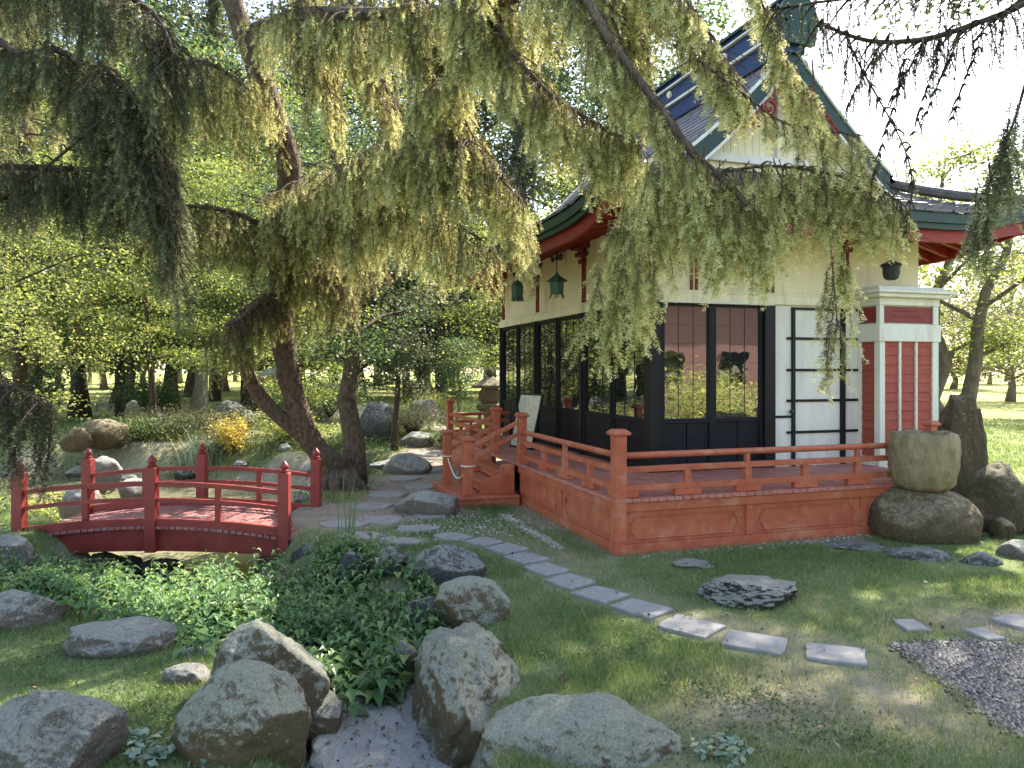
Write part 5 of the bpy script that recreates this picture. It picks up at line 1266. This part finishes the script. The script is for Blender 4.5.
# ================================================================== SHRUBS, REEDS, BED
def shrub(px, py, zb, wd, hh, n, ls, mat, label, seed, name='shrub', stems=10, cat='shrub', group=None, up=.5, Y=None):
    p = GD(px,py,zb) if Y is None else Vector(((px-512)/F*Y,Y,0)); rng = np.random.default_rng(seed); g = gz(p.x,p.y); r = empty(name, (p.x,p.y,g), 0, label, cat, group)
    w = MB(); tips = []
    for k in range(stems):
        a = rng.uniform(0,6.28); e = np.array([math.cos(a)*wd*.42*rng.uniform(.3,1), math.sin(a)*wd*.42*rng.uniform(.3,1), hh*rng.uniform(.5,.95)])
        w.tube([(0,0,-.03),e*.5+np.array([0,0,.08*hh]),e], [.012,.008,.003], 5, cap=False); tips += [e,e*.75,e*.5+np.array([0,0,.1*hh])]
        for q in range(3): tips.append(e*rng.uniform(.5,1)+rng.normal(0,.14,3)*np.array([wd,wd,hh*.5]))
    w.build('stems', BD, r, smooth='all'); tips = np.array(tips); k = rng.integers(0,len(tips),n)
    c = tips[k]+rng.normal(size=(n,3))*np.array([wd*.09,wd*.09,hh*.10]); c[:,2] = np.abs(c[:,2]-.01)+.01
    soup('foliage', leaves(rng,c,ls,up), np.clip(.5+rng.normal(0,.22,n),0,1), mat, r); return r
SH = 'shrubs around the pond'
shrub(234,452,-.1,1.0,.85,3600,.06,YL,'low yellow leaved maple shrub at the pond edge behind the footbridge',1,group=SH,stems=16,up=2,Y=16.2)
shrub(285,455,-.1,1.6,.7,3500,.06,LL,'loose yellow green shrub between the yellow shrub and the leaning trunk',2,group=SH,stems=14,Y=16.6)
shrub(412,438,-.0,1.9,.75,7000,.03,MT['leaf_olive'],'twiggy silvery shrub spreading over the mound rocks',3,group=SH,stems=40,Y=17.2)
shrub(140,470,-.2,2.6,.55,7000,.05,GL,'wide dark green ground cover mound along the pond, left part',4,group=SH,stems=40,Y=17.6)
shrub(185,462,-.2,2.8,.7,8000,.045,MT['leaf_olive'],'blue grey creeping juniper mound on the far pond bank',5,group=SH,stems=40,Y=18.4)
shrub(45,490,-.1,1.9,.5,4500,.07,LL,'bright yellow green plants behind the left end of the footbridge',6,group=SH,stems=22,Y=11.8)
shrub(330,470,-.1,1.2,.4,3000,.05,GL,'low green plants between the pond and the forked trunk',7,group=SH,stems=16,Y=13.6)
shrub(455,448,0,1.6,.35,4500,.05,GL,'low spreading green ground shrub beside the path near the veranda',8,group=SH,stems=22,Y=16.4)
shrub(440,402,0,2.2,1.0,5000,.06,LL,'sunlit shrub behind the rubble rock wall',9,group=SH,stems=20,Y=24)
shrub(300,395,0,3,1.3,6000,.07,GL,'shaded shrub in front of the small red pavilion',10,group=SH,stems=22,Y=22)
def blades(name, px, py, zb, n, hh, sp_, wd, mat, label, seed, Y=None, lean=.3, group=None):
    p = GD(px,py,zb) if Y is None else Vector(((px-512)/F*Y,Y,0)); rng = np.random.default_rng(seed); quads = []; ti = []; g = gz(p.x,p.y)
    for k in range(n):
        b = np.array([rng.normal(0,sp_),rng.normal(0,sp_),-.05]); a = rng.uniform(0,6.28); d = np.array([math.cos(a),math.sin(a),0])*lean*rng.uniform(.1,1); h_ = hh*rng.uniform(.6,1.1); s_ = np.cross(unit(d+1e-6),[0,0,1]); t0 = rng.uniform(.2,.95)
        ar = rng.uniform(0,3.14); s_ = np.array([math.cos(ar),math.sin(ar),0])
        pr = None
        for i in range(5):
            f0, f1 = i/5, (i+1)/5; c0 = b+np.array([0,0,h_*f0])+d*h_*f0**2; c1 = b+np.array([0,0,h_*f1*(1-.12*f1*lean)])+d*h_*f1**2
            w0, w1 = wd*(1-f0**2)*.5, max(wd*(1-f1**2)*.5,.0006); quads.append([c0-s_*w0,c0+s_*w0,c1+s_*w1,c1-s_*w1]); ti.append(t0)
    o = soup(name, np.array(quads), np.array(ti), mat); o.location = (p.x,p.y,g); return tag(o, label, 'reeds' if 'reed' in name else 'plant', group)
RD = 'clumps of reeds and irises'
blades('reed_clump',348,575,-.3,14,.80,.06,.012,MT['reed'],'tall thin dark reeds rising out of the leafy plants right of the bridge post',1,group=RD,lean=.12)
blades('reed_clump',222,585,-.35,16,.62,.05,.014,MT['reed_pale'],'pale blue green reed clump in front of the footbridge beam',2,group=RD,lean=.15)
blades('reed_clump',285,590,-.35,8,.5,.08,.010,MT['reed_pale'],'few bent straw coloured reeds beside the round brown boulder',3,group=RD,lean=.9)
blades('reed_clump',200,450,-.4,70,1.0,.2,.03,MT['reed_pale'],'large fan of iris leaves on the far pond bank left of the yellow shrub',4,Y=16.0,group=RD,lean=.5)
blades('reed_clump',228,450,-.4,50,.9,.16,.03,MT['reed'],'green iris clump just behind the yellow shrub',5,Y=16.6,group=RD,lean=.35)
blades('reed_clump',100,450,-.4,50,.6,.18,.02,MT['reed_pale'],'short pale iris clump on the left pond edge behind the bridge',6,Y=12.5,group=RD,lean=.5)
blades('grass_tuft',265,757,-.05,70,.16,.05,.003,MT['reed'],'grass tuft growing against the squat rounded boulder at the bottom',7,lean=.8)
blades('grass_tuft',505,640,-.0,60,.12,.05,.004,MT['reed_pale'],'pale grass tuft beside the long upright boulder on the lawn',8,lean=.8)
blades('grass_tuft',548,675,-.0,80,.14,.06,.004,MT['reed_pale'],'straw tinted grass tuft behind the large low boulder',9,lean=.9)
# leafy plant bed in the creek: opposite pointed leaves on upright stems
rng = np.random.default_rng(77); quads = []; ti = []; stw = MB()
npl = 0; tries = 0
while npl < 900 and tries < 30000:
    tries += 1; x = rng.uniform(-5.2,-.45); y = rng.uniform(4.0,7.9)
    d, t = polydist(np.array([x]), np.array([y]), CH); t = float(t[0]); d = float(d[0])
    i = int(min(t,len(CH)-2)); f = t-i; wd = CH[i,2]*(1-f)+CH[i+1,2]*f
    if y < 7.4 and t > 1.55:
        ok = d < wd*1.3 or (x < -3.2 and y < 7.3 and y > 6.0+(x+3.2)*-.0 and d < wd*1.9)
    elif t <= 1.55: ok = (d < wd*1.1 and y > 4.15 and x < -.75+ (y-4.2)*.1)
    else: ok = False
    if not ok: continue
    if y > 6.55 and -3.9 < x < -1.9 and rng.random() < .75: continue
    npl += 1; z = gz(x,y); target = rng.uniform(-.12,.06)+(.05 if y<5.5 else 0); hh = min(max(target-z,.18),.62); ln = rng.normal(0,.12,2)
    b = np.array([x,y,z]); tip = b+np.array([ln[0],ln[1],hh]); stw.tube([b,(b+tip)/2+np.array([*rng.normal(0,.02,2),0]),tip],[.004,.003,.0015],3,cap=False)
    tt = rng.uniform(.2,.8)
    nn_ = int(hh/.055); a = rng.uniform(0,3.14)
    for k in range(nn_+1):
        s = 1-k/(nn_+1.5)
        if s < .25: break
        c = b+(tip-b)*s; a += math.pi/2+rng.uniform(-.3,.3)
        for sg in (0,math.pi):
            L_ = .10*rng.uniform(.7,1.25)*(.55+.6*min(k,2)/2); dv = np.array([math.cos(a+sg),math.sin(a+sg),rng.uniform(-.35,.25)]); dv /= np.linalg.norm(dv); sd = np.cross(dv,[0,0,1]); sd /= np.linalg.norm(sd); nv = np.cross(sd,dv)
            p0 = c; p1 = c+dv*L_*.45+nv*.012; p2 = c+dv*L_-np.array([0,0,L_*.22]); W_ = L_*.27
            quads += [[p0,p1-sd*W_+nv*.008,p2,p1],[p0,p1,p2,p1+sd*W_+nv*.008]]; v_ = tt+rng.normal(0,.12)+(.15 if k==0 else 0); ti += [v_,v_]
bed = soup('leafy_plants', np.array(quads), np.array(ti), MT['leaf_bed']); tag(bed, 'dense bed of leafy green plants with pointed leaves filling the creek hollow', 'ground cover plants', kind='stuff')
print('bed leaves', len(quads))
stm = stw.build('plant_stems', MT['reed'], bed)
# ivy-like small clumps, weeds
def weeds(name, pts, n, ls, mat, label, seed, hh=.06, cat='weeds'):
    rng = np.random.default_rng(seed); P_ = np.array(pts); k = rng.integers(0,len(P_),n); c = P_[k]; c = np.stack([c[:,0]+rng.normal(0,1,n)*c[:,2]*.5, c[:,1]+rng.normal(0,1,n)*c[:,2]*.5],1)
    z = ground(c[:,0],c[:,1])+rng.uniform(.0,hh,n); tag(soup(name, leaves(rng,np.stack([c[:,0],c[:,1],z],1),ls,1.5), np.clip(rng.normal(.5,.25,n),0,1), mat), label, cat, kind='stuff')
A = lambda px,py,r_: (GD(px,py,0).x, GD(px,py,0).y, r_)
weeds('clover', [A(720,745,.35),A(800,730,.3),A(860,740,.25),A(650,640,.2),A(760,700,.3),A(120,700,.4),A(160,720,.3),A(60,660,.4),A(600,660,.2),A(700,690,.25)], 5200, .020, GL, 'clover and small weeds mixed into the lawn', 1, .03, 'clover')
weeds('bank_plants', [(-3,14.6,.6),(-7,16.2,.8),(-8.8,12.2,.7),(-2.7,12.9,.4),(-5,16.3,.8),(-4,15.9,.6),(-9.5,17,.9),(-7.5,10.2,.5),(-6.4,16.6,.7),(-6.4,9.3,.4),(-3.4,16.4,.7)], 15000, .055, GL, 'low leafy plants growing along the far pond bank', 3, .22, 'bank plants')
weeds('bank_grasses', [(-8.3,18,.9),(-5.5,18.5,1.0),(-3.2,17.5,.8),(-10.5,15.5,1.0),(-8.5,9.6,.7),(-7.6,9.0,.5)], 9000, .07, LL, 'yellow green low growth on the sunlit ground beyond the pond', 4, .2, 'low plants')
weeds('broadleaf_weeds', [A(708,758,.06),A(730,748,.06),A(735,762,.05),A(160,757,.08),A(135,745,.08),A(205,762,.05),A(142,760,.06)], 230, .05, MT['reed_pale'], 'broad leaved pale weeds at the bottom edge of the lawn', 2, .06, 'weeds')
rng = np.random.default_rng(4)
rng = np.random.default_rng(41); n = 900; y = rng.uniform(3.1,11,n); x = rng.uniform(-1,1,n)*y*.68; kk = ~(((x-1.626)*.951+(y-8.65)*.309 > -1.25) & (-(x-1.626)*.309+(y-8.65)*.951 > -1.6)); x, y = x[kk], y[kk]
tag(soup('fallen_leaves', leaves(rng, np.stack([x,y,ground(x,y)+.03],1), .034, up=1.5), rng.random(len(x)), m_dry), 'dry brown leaves strewn over the lawn and the path', 'fallen leaves', kind='stuff')
shrub(150,410,0,2.6,1.5,7000,.075,GL,'dark rounded shrub between the far trunks beyond the pond',11,group=SH,stems=26,Y=25)
shrub(20,420,0,3.2,1.7,8000,.08,GL,'broad dark shrub at the left edge behind the low rail fence',12,group=SH,stems=26,Y=24)
shrub(330,410,0,2.6,1.3,7000,.07,GL,'dark green shrub behind the forked trunk and the mound rocks',13,group=SH,stems=26,Y=23)
# ================================================================== LAWN BLADES
def lawn(n, xr, yr, hh, wd, seed):
    rng = np.random.default_rng(seed); u = rng.random(n); y = yr[0]*(yr[1]/yr[0])**u; x = rng.uniform(-1,1,n)*(y*.72+.15)
    z = ground(x,y); zn = zone(x,y); d, t = polydist(x,y,CH); i = np.clip(t.astype(int),0,len(CH)-2); f = t-i; w_ = CH[i,2]*(1-f)+CH[i+1,2]*f
    lx = (x-1.626)*.951+(y-8.65)*.309; ly = -(x-1.626)*.309+(y-8.65)*.951
    inh = (lx > -1.19) & (lx < 4) & (ly > -1.53) & (ly < 6)
    pat = fbm(np.stack([x*2.2,y*2.2,0*x],1),50,4)
    keep = (rng.random(n) < 1-zn*1.0) & (d > w_*1.05) & ~inh & (rng.random(n) < .75+pat) & (z > -.5)
    keep &= ~((np.abs(x-2.4) < 1.3) & inpoly(x,y,poly))
    x,y,z,pat,zn = x[keep],y[keep],z[keep],pat[keep],zn[keep]; n = len(x); b = np.stack([x,y,z-.003],1)
    # leave the flat stones clear
    a = rng.uniform(0,6.28,n); s_ = np.stack([np.cos(a),np.sin(a),0*a],1); k = (.6+y*.08)
    W_ = (wd*k*rng.uniform(.6,1.3,n))[:,None]; h_ = hh*rng.uniform(.4,1.35,n)*(1+.6*pat); ln = rng.normal(0,.55,(n,2))*h_[:,None]
    top = b+np.stack([ln[:,0],ln[:,1],h_],1); tri = np.stack([b-s_*W_/2,b+s_*W_/2,top],1)
    dry = fbm(np.stack([x*.9,y*.9,0*x],1),70,4); t_ = np.clip(.38+.35*dry+rng.normal(0,.22,n)+.45*zn+(rng.random(n)<.10)*.45,0,1)
    return tri, t_
t1, c1 = lawn(520000,None,(2.9,11),.042,.0042,1); t2, c2 = lawn(230000,None,(9,26),.06,.008,2)
# blades never grow through the stepping stones
fl = [o for o in bpy.data.objects if o.name.split('.')[0] in ('stepping_stone','flagstone','edging_stone','flat_rock')]
def clear(t,c):
    ctr = t[:,0,:2]; k = np.ones(len(t),bool)
    for o in fl:
        bb = np.array([v[:] for v in o.bound_box]); r_ = .5*max(bb[:,0].max()-bb[:,0].min(), bb[:,1].max()-bb[:,1].min()); q = ctr-np.array([o.location.x,o.location.y]); m_ = (np.hypot(q[:,0],q[:,1]) < r_*1.3)
        if m_.any():
            an = -o.rotation_euler.z; xx = q[m_,0]*math.cos(an)-q[m_,1]*math.sin(an); yy = q[m_,0]*math.sin(an)+q[m_,1]*math.cos(an)
            ins = (xx > bb[:,0].min()) & (xx < bb[:,0].max()) & (yy > bb[:,1].min()) & (yy < bb[:,1].max()); kk = np.where(m_)[0][ins]; k[kk] = False
    return t[k], c[k]
t1, c1 = clear(t1,c1)
tag(soup('grass', np.concatenate([t1,t2]), np.concatenate([c1,c2]), MT['grass']), 'short patchy lawn grass around the rocks and the stepping stones', 'grass', kind='stuff')
print('grass', len(t1)+len(t2))

# ================================================================== OTHER THINGS
# stone lantern behind the far end of the veranda
x = (490-512)/F*16.2; sl = empty('stone_lantern', (x,16.2,gz(x,16.2)), .3, 'mossy stone lantern standing behind the far end of the veranda', 'stone lantern')
for nm, pr, n_ in (('base',[(.34,0),(.34,.14),(.26,.2),(.20,.24)],6),('shaft',[(.14,.24),(.12,.5),(.14,.74)],14),('platform',[(.16,.74),(.30,.86),(.30,.94),(.2,.97)],6),('light_chamber',[(.19,.97),(.25,1.08),(.25,1.2),(.18,1.30)],14),('roof',[(.42,1.30),(.40,1.36),(.2,1.48),(.08,1.55)],6),('finial',[(.05,1.55),(.09,1.62),(.07,1.70),(.0,1.78)],12)):
    w = MB(); w.lathe((0,0,0),pr,n_); w.build(nm, MT['rock_brown'], sl, bevel=.01)
# small red pavilion far off
Y = 36; x = (270-512)/F*Y; g = empty('garden_gazebo', (x,Y,gz(x,Y)), .4, 'small distant red framed shelter with a grey hipped roof left of the leaning trunk', 'gazebo')
for sx_ in (-1,1):
    for sy_ in (-1,1): w = MB(); w.b2((sx_*.8-.06,sy_*.8-.06,0),(sx_*.8+.06,sy_*.8+.06,1.35)); w.build('post', MT['deck_red'], g)
w = MB(); w.b2((-.95,-.95,1.2),(.95,.95,1.33)); w.build('beam', MT['deck_red'], g)
w = MB(); w.lathe((0,0,1.34), [(1.5,0),(1.45,.06),(.7,.28),(.12,.42),(.0,.5)], 4, R(45)); w.build('roof', MT['rock_plain'], g)
# low wooden fence beyond the pond
Y = 30; f0 = empty('low_fence', ((55-512)/F*Y,Y,0), 0, 'low dark wooden rail fence at the far left by the meadow edge', 'fence')
for k in range(-4,5): w = MB(); w.b2((k*.55-.05,-.05,-.1),(k*.55+.05,.05,.26)); w.build('post', MT['bark_grey'], f0)
w = MB(); w.b2((-2.6,-.06,.262),(2.6,.06,.34)); w.build('rail', MT['bark_grey'], f0)
# ---- what stands behind the photographer and shows in the panes
hb = empty('brick_building', (19,-5.5,0), R(40), 'pinkish red building mirrored in the front window panes', 'building')
mbk, nt, out = nmat('pink_brick'); p = nt.nodes.new('ShaderNodeBsdfPrincipled'); bt = nt.nodes.new('ShaderNodeTexBrick'); bt.inputs['Scale'].default_value = 3
bt.inputs['Color1'].default_value = (.36,.15,.13,1); bt.inputs['Color2'].default_value = (.28,.11,.10,1); bt.inputs['Mortar'].default_value = (.30,.15,.13,1); bt.inputs['Mortar Size'].default_value = .01; tcn = nt.nodes.new('ShaderNodeTexCoord'); nt.links.new(tcn.outputs['Object'], bt.inputs[0]); nt.links.new(bt.outputs[0], p.inputs[0]); p.inputs['Roughness'].default_value = .9; nt.links.new(p.outputs[0], out.inputs[0])
w = MB(); w.b2((-5,-2.5,0),(5,2.5,4.4)); w.build('wall', mbk, hb)
w = MB(); w.prism([(-5.4,-2.9,4.41),(-5.4,2.9,4.41),(-5.4,0,6.6)], (10.8,0,0)); w.build('roof', mbk, hb)
for k in range(4): w = MB(); w.b2((-4+k*2.3,2.4,1.1),(-3.1+k*2.3,2.53,2.4)); w.build('window', MT['glass'], hb)
for i, (x,y,hh,wd) in enumerate([(8.5,3.6,1.5,2.2),(10.2,2.2,1.7,2.4),(11.8,1.2,1.6,2.4),(13.2,3.8,1.4,2.4),(7.4,5.6,1.2,1.5)]):
    r_ = np.random.default_rng(90+i); r = empty('shrub', (x,y,0), 0, 'sunlit shrub outside the picture that is mirrored in the front window panes', 'shrub', 'shrubs mirrored in the windows')
    w = MB(); w.tube([(0,0,-.1),(0,.05,hh*.5),(.05,0,hh*.8)], [.05,.03,.01], 6); w.build('stems', BD, r)
    c = r_.normal(size=(5000,3))*np.array([wd*.25,wd*.25,hh*.22])+np.array([0,0,hh*.5]); c[:,2] = np.abs(c[:,2]); soup('foliage', leaves(r_,c,.07,.8), r_.random(5000), LL, r)
for i, (x,y,h_) in enumerate([(-7,-6,9),(0,-11,11),(24,6,9),(12,-12,10),(-14,2,10)]):
    r = empty('broadleaf_tree', (x,y,0), 0, 'garden tree outside the picture, mirrored in the window panes', 'tree', 'trees outside the picture'); tree_mesh(200+i, h_, 3.6, 2.2, .22, 6000, .18, GL, BG_, r, nb=14)

# ================================================================== SKY, SUN, CAMERA
AZ, EL = R(38), R(43)
wd_ = bpy.data.worlds.new('World'); S.world = wd_; wd_.use_nodes = True; nt = wd_.node_tree
bgn = nt.nodes['Background']; sk = nt.nodes.new('ShaderNodeTexSky'); sk.sky_type = 'NISHITA'; sk.sun_disc = False
sk.sun_elevation = EL; sk.sun_rotation = AZ; sk.air_density = 1.0; sk.dust_density = 1.2; sk.ozone_density = 1.0
wc = mixc(nt, 1.0, sk.outputs[0], (1.05,1.0,.93), 'MULTIPLY'); nt.links.new(wc, bgn.inputs[0]); bgn.inputs[1].default_value = .15
sd = Vector((math.sin(AZ)*math.cos(EL), math.cos(AZ)*math.cos(EL), math.sin(EL)))
sun = bpy.data.lights.new('sun','SUN'); sun.energy = 4.6; sun.angle = R(.55); sun.color = (1,.93,.82)
so = bpy.data.objects.new('sun', sun); COL.objects.link(so); so.rotation_euler = sd.to_track_quat('Z','Y').to_euler(); so.location = (0,0,20)
cam = bpy.data.cameras.new('camera'); co = bpy.data.objects.new('camera', cam); COL.objects.link(co)
co.location = (0,0,H); co.rotation_euler = (R(90),0,0); cam.sensor_width = 36; cam.lens = 36*F/1024; cam.shift_y = -14/1024; cam.clip_end = 2000; cam.clip_start = .05
S.camera = co
S.render.engine = 'CYCLES'; S.cycles.max_bounces = 6; S.cycles.diffuse_bounces = 3; S.cycles.glossy_bounces = 3; S.cycles.transmission_bounces = 3; S.cycles.sample_clamp_indirect = 6
S.view_settings.view_transform = 'Standard'; S.view_settings.look = 'None'; S.view_settings.gamma = 1; S.view_settings.exposure = 2.25
S.render.resolution_x = 1024; S.render.resolution_y = 768
